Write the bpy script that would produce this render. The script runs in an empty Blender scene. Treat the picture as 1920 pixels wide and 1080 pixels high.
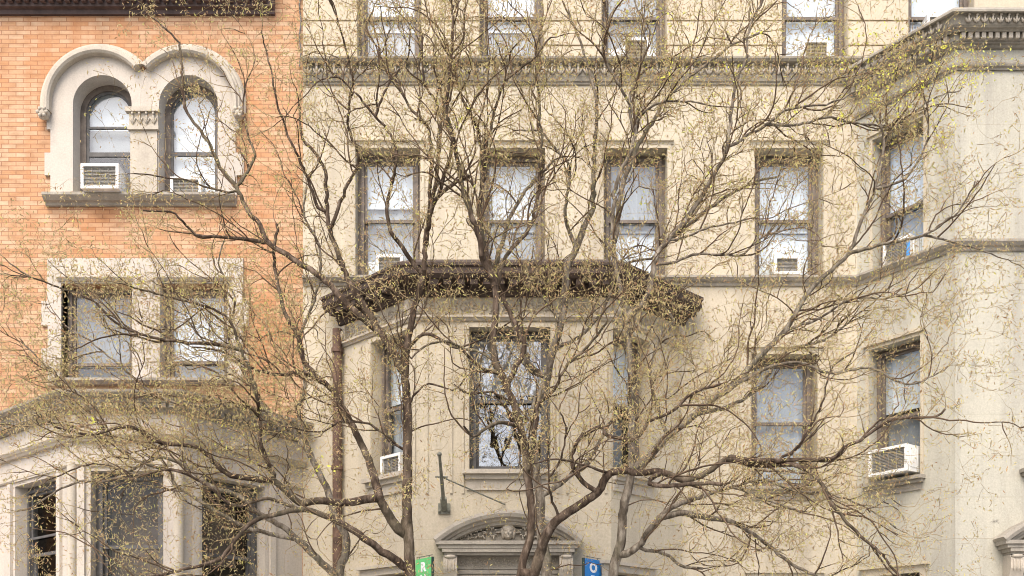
import bpy, bmesh, math, random
import numpy as np
from mathutils import Vector, Matrix, kdtree
from mathutils.geometry import tessellate_polygon

random.seed(7); rng = np.random.default_rng(11)
S = bpy.context.scene
COL = S.collection
R = math.radians

# ------------------------------------------------------------------ measuring
# The main facade is the plane Y = 0, 115 photo pixels to the metre; the camera stands 17 m in front.
PX, D0, EYE, HZ, F = 115.0, 17.0, 1.6, 1275.0, 1955.0
def X(px, Y=0.0): return (px - 960) / F * (D0 + Y)
def Z(py, Y=0.0): return EYE + (HZ - py) / F * (D0 + Y)
def P3(px, py, Y): return Vector((X(px, Y), Y, Z(py, Y)))

class Face:
    """A vertical wall face from A to B (left to right seen from the street)."""
    def __init__(s, A, B):
        s.A = Vector((A[0], A[1], 0)); s.B = Vector((B[0], B[1], 0))
        s.L = (s.B - s.A).length
        s.u = (s.B - s.A) / s.L
        s.n = Vector((s.u.y, -s.u.x, 0))
    def p(s, u, d, z):
        q = s.A + s.u * u - s.n * d
        return Vector((q.x, q.y, z))
    def uz(s, px, py, d=0.0):
        c = Vector((0, -D0, EYE)); r = Vector((px - 960, F, HZ - py))
        o = s.A - s.n * d
        t = (o - Vector((c.x, c.y, 0))).dot(s.n) / r.dot(s.n)
        q = c + r * t
        return ((Vector((q.x, q.y, 0)) - o).dot(s.u), q.z)
    def U(s, px, d=0.0): return s.uz(px, 600, d)[0]

# ------------------------------------------------------------------ mesh helpers
class MB:
    def __init__(s): s.v = []; s.f = []; s.sm = []
    def add(s, vs, fs, smooth=False):
        o = len(s.v); s.v += [tuple(v) for v in vs]
        for f in fs: s.f.append(tuple(i + o for i in f)); s.sm.append(smooth)
    def hexa(s, p):      # 8 points: bottom ring 0-3, top ring 4-7
        s.add(p, [(0,3,2,1),(4,5,6,7),(0,1,5,4),(1,2,6,5),(2,3,7,6),(3,0,4,7)])
    def box(s, F_, u0, u1, d0, d1, z0, z1):
        s.hexa([F_.p(u0,d0,z0),F_.p(u1,d0,z0),F_.p(u1,d1,z0),F_.p(u0,d1,z0),
                F_.p(u0,d0,z1),F_.p(u1,d0,z1),F_.p(u1,d1,z1),F_.p(u0,d1,z1)])
    def wbox(s, x0,x1,y0,y1,z0,z1):
        s.hexa([(x0,y0,z0),(x1,y0,z0),(x1,y1,z0),(x0,y1,z0),(x0,y0,z1),(x1,y0,z1),(x1,y1,z1),(x0,y1,z1)])
    def frame(s, F_, u0,u1,z0,z1,w,d0,d1,wb=None):
        wb = w if wb is None else wb
        s.box(F_,u0,u0+w,d0,d1,z0,z1); s.box(F_,u1-w,u1,d0,d1,z0,z1)
        s.box(F_,u0+w,u1-w,d0,d1,z1-w,z1); s.box(F_,u0+w,u1-w,d0,d1,z0,z0+wb)
    def blob(s, c, rx, ry, rz, M=None, n=6, m=4):
        vs=[];fs=[]
        for i in range(m+1):
            t = math.pi*i/m
            for j in range(n):
                a = 2*math.pi*j/n
                v = Vector((rx*math.sin(t)*math.cos(a), ry*math.sin(t)*math.sin(a), rz*math.cos(t)))
                if M: v = M @ v
                vs.append(Vector(c)+v)
        for i in range(m):
            for j in range(n):
                k=(j+1)%n
                fs.append((i*n+j,(i+1)*n+j,(i+1)*n+k,i*n+k))
        s.add(vs,fs,True)
    def fblob(s, F_, u, d, z, ru, rd, rz, rot=0.0, n=7, m=4):
        """ellipsoid lying on a face, turned by rot in the face's plane"""
        B = Matrix((F_.u, -F_.n, Vector((0,0,1)))).transposed()
        s.blob(F_.p(u,d,z), ru, rd, rz, B @ Matrix.Rotation(rot,3,'Y'), n, m)
    def tube(s, pts, rad, n=8, cap=True):
        pts=[Vector(p) for p in pts]
        if not hasattr(rad,'__len__'): rad=[rad]*len(pts)
        vs=[];fs=[]
        for i,p in enumerate(pts):
            t=(pts[min(i+1,len(pts)-1)]-pts[max(i-1,0)]).normalized()
            a=t.cross(Vector((0.31,0.9,0.29))).normalized(); b=t.cross(a)
            for j in range(n):
                q=2*math.pi*j/n
                vs.append(p+(a*math.cos(q)+b*math.sin(q))*rad[i])
        for i in range(len(pts)-1):
            for j in range(n):
                k=(j+1)%n
                fs.append((i*n+j,i*n+k,(i+1)*n+k,(i+1)*n+j))
        s.add(vs,fs,True)
        if cap:
            s.add(vs[:n],[tuple(reversed(range(n)))]); s.add(vs[-n:],[tuple(range(n))])
    def panel(s, F_, outline, holes, d0, d1):
        """flat slab with holes: outline and holes are lists of (u, z)"""
        loops=[outline]+holes
        flat=[q for l in loops for q in l]
        tris=tessellate_polygon([[Vector((a,b,0)) for a,b in l] for l in loops])
        for d in (d0,d1): s.add([F_.p(a,d,b) for a,b in flat],[tuple(t) for t in tris])
        for l in loops:
            n=len(l)
            s.add([F_.p(a,d0,b) for a,b in l]+[F_.p(a,d1,b) for a,b in l],
                  [(i,(i+1)%n,n+(i+1)%n,n+i) for i in range(n)])
    def wall(s, F_, u0,u1,z0,z1,holes,d0=0.0,d1=0.3):
        """rectangular wall slab with rectangular holes (u0,u1,z0,z1)"""
        us=sorted(set([u0,u1]+[min(max(h[i],u0),u1) for h in holes for i in (0,1)]))
        zs=sorted(set([z0,z1]+[min(max(h[i],z0),z1) for h in holes for i in (2,3)]))
        inh=lambda a,b: any(h[0]<a<h[1] and h[2]<b<h[3] for h in holes)
        for i in range(len(us)-1):
            for j in range(len(zs)-1):
                a,b,c,e=us[i],us[i+1],zs[j],zs[j+1]
                if inh((a+b)/2,(c+e)/2): continue
                s.add([F_.p(a,d0,c),F_.p(b,d0,c),F_.p(b,d0,e),F_.p(a,d0,e)],[(0,1,2,3)])
                s.add([F_.p(a,d1,c),F_.p(b,d1,c),F_.p(b,d1,e),F_.p(a,d1,e)],[(3,2,1,0)])
        for h in list(holes)+[(u0,u1,z0,z1)]:
            a,b,c,e=max(h[0],u0),min(h[1],u1),max(h[2],z0),min(h[3],z1)
            q=[(a,c),(b,c),(b,e),(a,e)]
            s.add([F_.p(x,d0,y) for x,y in q]+[F_.p(x,d1,y) for x,y in q],
                  [(i,(i+1)%4,4+(i+1)%4,4+i) for i in range(4)])
    def sweep(s, path, prof, cap=True):
        """moulding: profile of (out, z) carried along a path of (x, y) with mitred corners"""
        path=[Vector((a,b,0)) for a,b in path]; n=len(path); m=len(prof)
        nor=[]
        for i in range(n-1):
            t=(path[i+1]-path[i]).normalized(); nor.append(Vector((t.y,-t.x,0)))
        vs=[]
        for i in range(n):
            if i==0: mv=nor[0]
            elif i==n-1: mv=nor[-1]
            else:
                h=(nor[i-1]+nor[i]).normalized(); mv=h/max(h.dot(nor[i]),.3)
            for o,z in prof:
                q=path[i]+mv*o; vs.append((q.x,q.y,z))
        fs=[(i*m+j,(i+1)*m+j,(i+1)*m+(j+1)%m,i*m+(j+1)%m) for i in range(n-1) for j in range(m)]
        s.add(vs,fs)
        if cap: s.add(vs[:m],[tuple(range(m))]); s.add(vs[-m:],[tuple(reversed(range(m)))])
    def arcsweep(s, F_, pts, prof):
        """moulding on a face along pts (u, z, nu, nz) with profile of (radial, out)"""
        m=len(prof); vs=[]
        for u,z,a,b in pts:
            for r_,o in prof: vs.append(F_.p(u+a*r_,-o,z+b*r_))
        n=len(pts)
        fs=[(i*m+j,(i+1)*m+j,(i+1)*m+(j+1)%m,i*m+(j+1)%m) for i in range(n-1) for j in range(m)]
        s.add(vs,fs)
        s.add(vs[:m],[tuple(range(m))]); s.add(vs[-m:],[tuple(reversed(range(m)))])
    def build(s, name, mat, parent=None, fix=True):
        me=bpy.data.meshes.new(name)
        off=Vector((0,0,0)); p=parent
        while p is not None: off+=p.location; p=p.parent
        me.from_pydata([(v[0]-off.x,v[1]-off.y,v[2]-off.z) for v in s.v],[],s.f)
        me.polygons.foreach_set('use_smooth',s.sm)
        me.materials.append(mat)
        if fix:
            bm=bmesh.new(); bm.from_mesh(me); bmesh.ops.recalc_face_normals(bm,faces=bm.faces[:]); bm.to_mesh(me); bm.free()
        me.update()
        o=bpy.data.objects.new(name,me); COL.objects.link(o)
        if parent is not None: o.parent=parent
        return o

def empty(name, loc, label, cat, group=None):
    o=bpy.data.objects.new(name,None); COL.objects.link(o); o.location=loc
    o.empty_display_size=.2
    o['label']=label; o['category']=cat
    if group: o['group']=group
    return o
def tag(o,label=None,cat=None,group=None,kind=None):
    if label: o['label']=label
    if cat: o['category']=cat
    if group: o['group']=group
    if kind: o['kind']=kind
    return o

# ------------------------------------------------------------------ materials
def mat(name):
    m=bpy.data.materials.new(name); m.use_nodes=True
    nt=m.node_tree; return m,nt,nt.nodes['Principled BSDF']
def N(nt,t,**kw):
    n=nt.nodes.new(t)
    for k,v in kw.items():
        if k in n.inputs: n.inputs[k].default_value=v
        else: setattr(n,k,v)
    return n
def L(nt,a,b): nt.links.new(a,b)
def ramp(nt,fac,stops):
    r=nt.nodes.new('ShaderNodeValToRGB'); e=r.color_ramp.elements
    e[0].position,e[0].color=stops[0][0],(*stops[0][1],1); e[1].position,e[1].color=stops[-1][0],(*stops[-1][1],1)
    for p,c in stops[1:-1]:
        q=e.new(p); q.color=(*c,1)
    L(nt,fac,r.inputs[0]); return r.outputs[0]
def mix(nt,a,b,fac,mode='MIX'):
    m=nt.nodes.new('ShaderNodeMix'); m.data_type='RGBA'; m.blend_type=mode
    for s_,v in ((6,a),(7,b),(0,fac)):
        if hasattr(v,'links'): L(nt,v,m.inputs[s_])
        else: m.inputs[s_].default_value=(*v,1) if isinstance(v,tuple) else v
    return m.outputs[2]
def coords(nt,scale=(1,1,1)):
    c=N(nt,'ShaderNodeTexCoord'); mp=N(nt,'ShaderNodeMapping'); mp.inputs['Scale'].default_value=scale
    L(nt,c.outputs['Object'],mp.inputs[0]); return mp.outputs[0]
def noise(nt,vec,scale,detail=4,rough=.6):
    n=N(nt,'ShaderNodeTexNoise'); n.inputs['Scale'].default_value=scale; n.inputs['Detail'].default_value=detail
    n.inputs['Roughness'].default_value=rough
    L(nt,vec,n.inputs['Vector']); return n.outputs['Fac']
def bump(nt,h,strength,dist,bs):
    b=N(nt,'ShaderNodeBump'); b.inputs['Strength'].default_value=strength; b.inputs['Distance'].default_value=dist
    L(nt,h,b.inputs['Height']); L(nt,b.outputs[0],bs.inputs['Normal'])

def stone_mat(name, c1, c2, stain, streak=.55, joints=False, dark=.35, spots=()):
    m,nt,bs=mat(name)
    v=coords(nt)
    big=noise(nt,v,.55,5,.6)
    base=ramp(nt,big,[(.3,c1),(.7,c2)])
    st=noise(nt,coords(nt,(2.6,2.6,.16)),1.0,6,.65)              # rain streaks running down
    base=mix(nt,base,stain,ramp(nt,st,[(.47,(0,0,0)),(.72,(streak*.8,)*3)]))
    blot=noise(nt,v,2.3,7,.7)
    base=mix(nt,base,stain,ramp(nt,blot,[(.5,(0,0,0)),(.75,(dark,)*3)]))
    for (sx_,sz_,rx,rz,k) in spots:            # soot and damp patches with a place of their own on the wall
        mp=N(nt,'ShaderNodeMapping'); mp.vector_type='TEXTURE'; L(nt,v,mp.inputs[0])
        mp.inputs['Location'].default_value=(sx_-3.5,-1.2,sz_); mp.inputs['Scale'].default_value=(rx,6,rz)
        le=N(nt,'ShaderNodeVectorMath',operation='LENGTH'); L(nt,mp.outputs[0],le.inputs[0])
        q=N(nt,'ShaderNodeMath',operation='MULTIPLY_ADD'); L(nt,noise(nt,v,5,6,.75),q.inputs[0]); q.inputs[1].default_value=1.6; L(nt,le.outputs['Value'],q.inputs[2])
        base=mix(nt,base,tuple(c*.45 for c in stain),ramp(nt,q.outputs[0],[(.75,(k,)*3),(1.6,(0,0,0))]))
    fine=noise(nt,v,38,3,.7)
    base=mix(nt,base,ramp(nt,fine,[(.2,(.82,.82,.82)),(.8,(1.12,1.12,1.12))]),1.0,'MULTIPLY')
    h=fine
    if joints:
        sx=N(nt,'ShaderNodeSeparateXYZ'); L(nt,v,sx.inputs[0])
        ad=N(nt,'ShaderNodeMath',operation='ADD'); L(nt,sx.outputs[0],ad.inputs[0]); L(nt,sx.outputs[1],ad.inputs[1])
        cb=N(nt,'ShaderNodeCombineXYZ'); L(nt,ad.outputs[0],cb.inputs[0]); L(nt,sx.outputs[2],cb.inputs[1])
        br=N(nt,'ShaderNodeTexBrick'); L(nt,cb.outputs[0],br.inputs[0])
        br.inputs['Scale'].default_value=1; br.inputs['Brick Width'].default_value=1.55; br.inputs['Row Height'].default_value=.62
        br.inputs['Mortar Size'].default_value=.006; br.inputs['Mortar Smooth'].default_value=.4
        br.inputs['Color1'].default_value=(1.04,1.03,1.02,1); br.inputs['Color2'].default_value=(.95,.95,.96,1); br.inputs['Mortar'].default_value=(.72,.69,.64,1)
        fade=ramp(nt,noise(nt,v,.9,3),[(.4,(0,0,0)),(.6,(.8,.8,.8))])
        base=mix(nt,base,mix(nt,base,br.outputs[0],1.0,'MULTIPLY'),fade)
    L(nt,base,bs.inputs['Base Color']); bs.inputs['Roughness'].default_value=.9
    bs.inputs['Specular IOR Level'].default_value=.2
    bump(nt,h,.35,.008,bs)
    return m

def plain(name,c,rough=.6,var=.12,scale=9,spec=.4,metal=0):
    m,nt,bs=mat(name)
    n=noise(nt,coords(nt),scale,5,.65)
    lo=tuple(max(0,x*(1-var*1.6)) for x in c); hi=tuple(min(1,x*(1+var)) for x in c)
    L(nt,ramp(nt,n,[(.3,lo),(.7,hi)]),bs.inputs['Base Color'])
    bs.inputs['Roughness'].default_value=rough; bs.inputs['Specular IOR Level'].default_value=spec; bs.inputs['Metallic'].default_value=metal
    return m

def brick_mat():
    m,nt,bs=mat('orange_brick')
    v=coords(nt)
    sx=N(nt,'ShaderNodeSeparateXYZ'); L(nt,v,sx.inputs[0])
    cb=N(nt,'ShaderNodeCombineXYZ'); L(nt,sx.outputs[0],cb.inputs[0]); L(nt,sx.outputs[2],cb.inputs[1])
    # slight wander of the courses
    br=N(nt,'ShaderNodeTexBrick'); L(nt,cb.outputs[0],br.inputs[0])
    br.inputs['Scale'].default_value=1; br.inputs['Brick Width'].default_value=.235; br.inputs['Row Height'].default_value=.0713
    br.inputs['Mortar Size'].default_value=.0065; br.inputs['Mortar Smooth'].default_value=.15; br.inputs['Bias'].default_value=-.1
    br.inputs['Color1'].default_value=(.455,.25,.13,1); br.inputs['Color2'].default_value=(.53,.37,.24,1)
    br.inputs['Mortar'].default_value=(.31,.16,.09,1)
    big=noise(nt,v,.45,5,.6)
    base=mix(nt,br.outputs[0],ramp(nt,big,[(.3,(1.0,.82,.66)),(.5,(1,1,1)),(.72,(1.06,1.1,1.16))]),1.0,'MULTIPLY')
    st=noise(nt,coords(nt,(2.0,2.0,.22)),1.0,5,.6)
    so_=noise(nt,coords(nt,(.9,.9,.35)),1.6,7,.7); base=mix(nt,base,(.20,.12,.075),ramp(nt,so_,[(.54,(0,0,0)),(.8,(.42,.42,.42))]))
    wn_=N(nt,'ShaderNodeTexNoise'); wn_.inputs['Scale'].default_value=1; wn_.inputs['Detail'].default_value=0; L(nt,coords(nt,(4.3,4.3,14.0)),wn_.inputs['Vector'])
    base=mix(nt,base,ramp(nt,wn_.outputs['Fac'],[(.3,(.86,.83,.80)),(.5,(1,1,1)),(.75,(1.04,1.05,1.05))]),1.0,'MULTIPLY')
    base=mix(nt,base,(.44,.19,.08),ramp(nt,st,[(.54,(0,0,0)),(.75,(.65,.65,.65))]))
    fine=noise(nt,v,26,4,.7)
    base=mix(nt,base,ramp(nt,fine,[(.2,(.86,.86,.86)),(.8,(1.12,1.12,1.12))]),1.0,'MULTIPLY')
    L(nt,base,bs.inputs['Base Color']); bs.inputs['Roughness'].default_value=.88; bs.inputs['Specular IOR Level'].default_value=.2
    bump(nt,br.outputs['Fac'],-.5,.006,bs)
    return m

def glass_mat(name,fac,wav=.5):
    m=bpy.data.materials.new(name); m.use_nodes=True; nt=m.node_tree; nt.nodes.clear()
    out=N(nt,'ShaderNodeOutputMaterial'); tr=N(nt,'ShaderNodeBsdfTransparent'); gl=N(nt,'ShaderNodeBsdfGlossy')
    tr.inputs[0].default_value=(.92,.94,.95,1)
    gl.inputs['Roughness'].default_value=.015; gl.inputs[0].default_value=(1,1,1,1)
    n=noise(nt,coords(nt,(1,1,.6)),2.2,2,.5)
    b=N(nt,'ShaderNodeBump'); b.inputs['Strength'].default_value=wav; b.inputs['Distance'].default_value=.02
    L(nt,n,b.inputs['Height']); L(nt,b.outputs[0],gl.inputs['Normal'])
    mx=N(nt,'ShaderNodeMixShader'); mx.inputs[0].default_value=fac
    L(nt,tr.outputs[0],mx.inputs[1]); L(nt,gl.outputs[0],mx.inputs[2]); L(nt,mx.outputs[0],out.inputs[0])
    return m

def bark_mat(name,c1,c2,c3):
    m,nt,bs=mat(name)
    v=coords(nt,(1,1,.35))
    n=noise(nt,v,14,6,.7); b2=noise(nt,coords(nt),1.1,4)
    base=ramp(nt,n,[(.38,c1),(.52,c2),(.68,c3)])
    base=mix(nt,base,(.17,.16,.10),ramp(nt,b2,[(.52,(0,0,0)),(.75,(.6,.6,.6))]))
    L(nt,base,bs.inputs['Base Color']); bs.inputs['Roughness'].default_value=.95; bs.inputs['Specular IOR Level'].default_value=.15
    bump(nt,n,.8,.02,bs)
    return m
def leaf_mat(name,stops):
    m,nt,bs=mat(name)
    g=N(nt,'ShaderNodeNewGeometry')
    c=ramp(nt,g.outputs['Random Per Island'],stops)
    L(nt,c,bs.inputs['Base Color']); bs.inputs['Roughness'].default_value=.8; bs.inputs['Specular IOR Level'].default_value=.15
    tl=N(nt,'ShaderNodeBsdfTranslucent'); L(nt,c,tl.inputs[0]); mx=N(nt,'ShaderNodeMixShader'); mx.inputs[0].default_value=.4
    L(nt,bs.outputs[0],mx.inputs[1]); L(nt,tl.outputs[0],mx.inputs[2]); L(nt,mx.outputs[0],nt.nodes['Material Output'].inputs[0])
    return m

M={}
M['brick']=brick_mat()
M['beige']=stone_mat('cream_painted_stone',(.545,.48,.36),(.475,.42,.32),(.33,.285,.22),.75,True,.35,[(X(1400),Z(975),.14,.5,.5),(X(1545),Z(985),.12,.6,.45),(X(640),Z(580),.4,.25,.5),(X(1290),Z(620),.35,.3,.45),(X(1340),Z(230),.07,1.1,.4),(X(690),Z(560),.3,.3,.3),(X(1270),Z(180),.5,.12,.4),(X(850),Z(190),.6,.12,.4),(X(1110),Z(950),.14,.5,.3),(X(825),Z(985),.12,.3,.45)])
M['grey_beige']=stone_mat('weathered_limestone',(.49,.465,.375),(.43,.41,.34),(.27,.255,.22),.8,True,.35,[(7.25,3.98,.34,.16,.85),(7.5,9.35,.16,.5,.7),(7.0,2.9,.5,.7,.35),(6.9,6.2,.25,1.4,.4),(8.0,5.2,.12,1.6,.35)])
M['yellow_stone']=stone_mat('buff_rusticated_stone',(.55,.475,.35),(.50,.43,.32),(.42,.36,.27),.4)
M['trim']=stone_mat('pale_carved_stone',(.51,.45,.365),(.45,.405,.33),(.28,.245,.20),.6)
M['dirty']=stone_mat('sooty_carved_stone',(.40,.36,.295),(.33,.30,.25),(.15,.135,.115),.8,False,.6)
M['soot_shade']=stone_mat('soot_and_recess_shade_stone',(.32,.285,.225),(.25,.225,.18),(.10,.09,.07),.8,False,.6)  # darker tone paints recess shade behind belt leaves; soot on left bay cornice
M['soot_shade2']=stone_mat('weathered_recess_shade_stone',(.36,.325,.265),(.28,.255,.21),(.12,.11,.09),.8,False,.7)  # weathered stone, darkened further to paint shade between the cornice leaves
M['arch_stone']=stone_mat('arch_limestone',(.53,.475,.40),(.47,.425,.37),(.34,.30,.25),.6)
M['brown']=plain('brown_painted_metal',(.085,.055,.05),.6,.3,4)
M['wood']=plain('dark_wooden_hood',(.07,.048,.036),.8,.35,6)
M['frame']=plain('brown_grey_window_frame',(.155,.125,.1),.6,.3,7)
M['darkframe']=plain('dark_grey_window_frame',(.10,.095,.09),.6,.25,7)
M['glass']=glass_mat('sky_reflecting_glass',.045,.15)
M['clear']=glass_mat('bare_window_glass',.16,.25)
M['dim']=glass_mat('dark_window_glass',.014,1.2)
M['white_shade']=plain('white_roller_shade',(.71,.73,.74),.9,.06,2,.1)
M['grey_shade']=plain('grey_net_curtain',(.37,.38,.385),.95,.08,1.5,.1)
M['mid_shade']=plain('dull_window_screen',(.27,.27,.265),.95,.15,1.5,.1)
M['dark']=plain('dark_interior',(.035,.03,.028),.95,.2,2,.1)
M['brown_reflection']=plain('brown_reflection_panel',(.15,.11,.085),.9,.4,1.6,.1)  # brown sheet behind the bay panes, standing in for reflected houses opposite
M['ac_white']=plain('white_painted_casing',(.78,.775,.74),.5,.16,3.5,.3)
M['ac_grille']=plain('grey_condenser_grille',(.30,.285,.255),.7,.2,30,.3)
M['ac_tan']=plain('tan_condenser_grille',(.33,.285,.21),.7,.2,30,.3)
M['tape']=plain('blue_masking_tape',(.06,.30,.72),.7,.1)
M['rust']=plain('rust_brown_pipe',(.125,.075,.052),.8,.35,8)
M['pole']=plain('weathered_green_metal',(.19,.19,.15),.6,.3,12)
M['green']=plain('green_sign_face',(.14,.55,.19),.5,.05)
M['blue']=plain('blue_sign_face',(.012,.20,.56),.5,.05)
M['letter']=plain('white_lettering',(.82,.82,.82),.6,.02)
M['edge']=plain('dark_sign_edge',(.03,.05,.04),.6,.1)
M['asphalt']=plain('asphalt',(.055,.055,.056),.9,.2,5)
M['concrete']=plain('pavement_concrete',(.36,.345,.32),.9,.1,2)
M['bark_dark']=bark_mat('dark_brown_bark',(.036,.025,.018),(.09,.064,.045),(.21,.16,.12))
M['bark_grey']=bark_mat('grey_speckled_bark',(.075,.06,.044),(.18,.15,.115),(.34,.30,.24))
M['twig']=plain('thin_twig_bark',(.125,.085,.055),.9,.45,1.6,.15)
M['fine']=plain('fine_olive_twig_bark',(.31,.24,.13),.9,.4,2.2,.15)
M['leaf']=leaf_mat('olive_budding_leaves',[(0,(.36,.21,.11)),(.18,(.53,.37,.21)),(.4,(.51,.41,.21)),(.75,(.57,.48,.245)),(.95,(.54,.50,.19)),(1,(.62,.60,.17))])
M['bloom']=leaf_mat('yellow_green_young_leaves',[(0,(.74,.72,.10)),(.6,(.82,.80,.16)),(1,(.66,.70,.18))])

# ------------------------------------------------------------------ camera, sky, sun
cam=bpy.data.cameras.new('camera'); co=bpy.data.objects.new('camera',cam); COL.objects.link(co); S.camera=co
co.location=(0,-D0,EYE); co.rotation_euler=(R(90),0,0)
cam.sensor_width=36; cam.lens=36*F/1920; cam.shift_y=(HZ-540)/1920; cam.clip_end=2000
W=bpy.data.worlds.new('World'); S.world=W; W.use_nodes=True
wn=W.node_tree; bg=wn.nodes['Background']
sky=wn.nodes.new('ShaderNodeTexSky'); sky.sky_type='NISHITA'; sky.sun_disc=False
SUN_EL,SUN_AZ=R(52),R(198)          # azimuth measured clockwise from +Y (the facade side)
sky.sun_elevation=SUN_EL; sky.sun_rotation=SUN_AZ; sky.air_density=.9; sky.dust_density=4.0; sky.ozone_density=.3
wn.links.new(sky.outputs[0],bg.inputs[0]); bg.inputs[1].default_value=.15
sl=bpy.data.lights.new('sun','SUN'); so=bpy.data.objects.new('sun',sl); COL.objects.link(so)
sl.energy=.8; sl.angle=R(35); sl.color=(1,.975,.92)
d=Vector((math.sin(SUN_AZ)*math.cos(SUN_EL),math.cos(SUN_AZ)*math.cos(SUN_EL),math.sin(SUN_EL)))
so.rotation_euler=d.to_track_quat('Z','Y').to_euler(); so.location=d*60
S.cycles.filter_width=1.0; S.view_settings.view_transform='Standard'; S.view_settings.look='None'; S.view_settings.exposure=1.33; S.view_settings.gamma=1

# ------------------------------------------------------------------ ground
b=MB(); b.add([(-300,-300,-.16),(300,-300,-.16),(300,300,-.16),(-300,300,-.16)],[(0,1,2,3)])
tag(b.build('ground',M['asphalt']),kind='structure')
b=MB(); b.add([(-120,-14.6,-.155),(120,-14.6,-.155),(120,-6.4,-.155),(-120,-6.4,-.155)],[(0,1,2,3)])
tag(b.build('road',M['asphalt']),kind='structure')
b=MB(); b.wbox(-120,120,-6.4,4.5,-.4,0); tag(b.build('pavement',M['concrete']),kind='structure')
b=MB(); b.wbox(-120,120,-40,-14.6,-.4,0); tag(b.build('far_pavement',M['concrete']),kind='structure')

# ------------------------------------------------------------------ shared builders
MAIN=Face((0,0),(1,0))     # u is world x on the main plane
ZTOP=Z(-260)

def moulding_box(parent,name,m,F_,items):
    b=MB()
    for it in items: b.box(F_,*it)
    return b.build(name,m,parent)

def sash_window(parent,F_,u0,u1,z0,z1,zm,dp=.27,fm='frame',gl=('glass','glass'),shades=(),label=None,fw=.085,rails=()):
    """double hung window in an opening; zm is the height of the meeting rail"""
    b=MB(); b.frame(F_,u0,u1,z0,z1,fw,dp,dp+.11,.06)
    b.frame(F_,u0+fw*.55,u1-fw*.55,z0+.03,z1-fw*.55,fw*.5,dp-.035,dp-.003,.03)
    w=b.build('window',M[fm],parent)
    if label: w['label']=label
    a,c=u0+fw,u1-fw; st=.045
    for (q0,q1,dd,g) in ((zm-.03,z1-fw,dp+.012,gl[0]),(z0+.06,zm+.03,dp+.058,gl[1])):
        b=MB(); b.frame(F_,a+.002,c-.002,q0,q1-.002,st,dd,dd+.04,.05); sh=b.build('sash',M[fm],w)
        b=MB(); b.box(F_,a+st,c-st,dd+.016,dd+.022,q0+.05,q1-st); b.build('pane',M[g],w)
    for zr in rails:
        b=MB(); b.box(F_,a+.003,c-.003,dp-.02,dp+.009,zr-.018,zr+.018); b.build('glazing_bar',M[fm],w)
    for (q0,q1,m,dd) in shades:
        b=MB(); n=14                      # a shade with a slight belly
        vs=[];fs=[]
        for i in range(n+1):
            u=a-.04+(c-a+.08)*i/n
            for j in (0,1):
                vs.append(F_.p(u,dp+dd+.012*math.sin(i*1.9+q0*3),q0 if j==0 else q1))
        fs=[(2*i,2*i+2,2*i+3,2*i+1) for i in range(n)]
        b.add(vs,fs); b.box(F_,a-.03,c+.03,dp+dd-.02,dp+dd-.014,q0-.012,q0+.02)
        b.build('shade',M[m],w)
    return w

def air_conditioner(F_,u0,u1,z0,z1,dfront,dback,label,grille='ac_grille',side=None,tape=False):
    """window unit: casing with a rim, recessed finned grille, louvred sides and infill panels"""
    c=F_.p((u0+u1)/2,dback,z0)
    t=empty('air_conditioner',c,label,'air conditioner','window air conditioners')
    b=MB(); r=.045
    b.box(F_,u0+.004,u1-.004,dfront+.06,dback,z0+.004,z1-.004)
    b.frame(F_,u0,u1,z0,z1,r,dfront,dfront+.062)
    if dback-dfront>.3:                   # raised louvres on the cheeks
        for i in range(5):
            dd=dfront+.1+i*.045
            for (q,w) in ((u0-.006,.012),(u1-.006,.012)):
                b.box(F_,q,q+w,dd,dd+.022,z0+.07,z1-.07)
    b.build('casing',M['ac_white'],t)
    b=MB(); b.box(F_,u0+r,u1-r,dfront+.045,dfront+.0585,z0+r,z1-r)
    k=int((z1-z0-2*r)/.022)
    for i in range(k):
        zz=z0+r+(i+.5)*(z1-z0-2*r)/k
        b.box(F_,u0+r+.003,u1-r-.003,dfront+.03,dfront+.0445,zz-.004,zz+.004)
    for i in range(1,4):
        uu=u0+r+i*(u1-u0-2*r)/4
        b.box(F_,uu-.004,uu+.004,dfront+.022,dfront+.0295,z0+r,z1-r)
    b.build('grille',M[grille],t)
    if side:
        for q0,q1 in ((side[0],u0-.003),(u1+.003,side[1])):
            if q1-q0<.02: continue
            b=MB(); b.box(F_,q0,q1,dback-.05,dback-.03,z0,z1-.02); n=max(2,int((q1-q0)/.035))
            for i in range(n):
                uu=q0+(i+.5)*(q1-q0)/n; b.box(F_,uu-.006,uu+.006,dback-.062,dback-.051,z0+.004,z1-.026)
            b.build('side_panel',M['ac_white'],t)
    if tape:
        b=MB(); b.box(F_,u1-.055,u1+.004,dfront-.006,dfront-.002,z0-.01,z1-.12)
        b.box(F_,u0+.02,u1-.06,dfront-.006,dfront-.002,z0-.02,z0+.035)
        b.build('tape',M['tape'],t)
    return t

def leaf_course(b,F_,u0,u1,d,z0,z1,pitch):
    """carved leaf moulding: a row of upright lobed leaves"""
    n=max(1,int((u1-u0)/pitch)); h=z1-z0
    for i in range(n):
        u=u0+(i+.5)*(u1-u0)/n; p=(u1-u0)/n; j=random.uniform(-.08,.08)
        b.fblob(F_,u,d,z0+h*.52,p*.17,.035,h*.46,j,6,3)
        b.fblob(F_,u-p*.27,d+.004,z0+h*.42,p*.13,.026,h*.3,-.45+j,5,3)
        b.fblob(F_,u+p*.27,d+.004,z0+h*.42,p*.13,.026,h*.3,.45+j,5,3)
        b.fblob(F_,u,d-.022,z0+h*.9,p*.2,.025,h*.13,0,5,3)
def dentils(b,F_,u0,u1,d0,d1,z0,z1,pitch):
    n=max(1,int((u1-u0)/pitch))
    for i in range(n):
        u=u0+(i+.5)*(u1-u0)/n
        b.box(F_,u-pitch*.3,u+pitch*.3,d0,d1,z0,z1)
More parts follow.
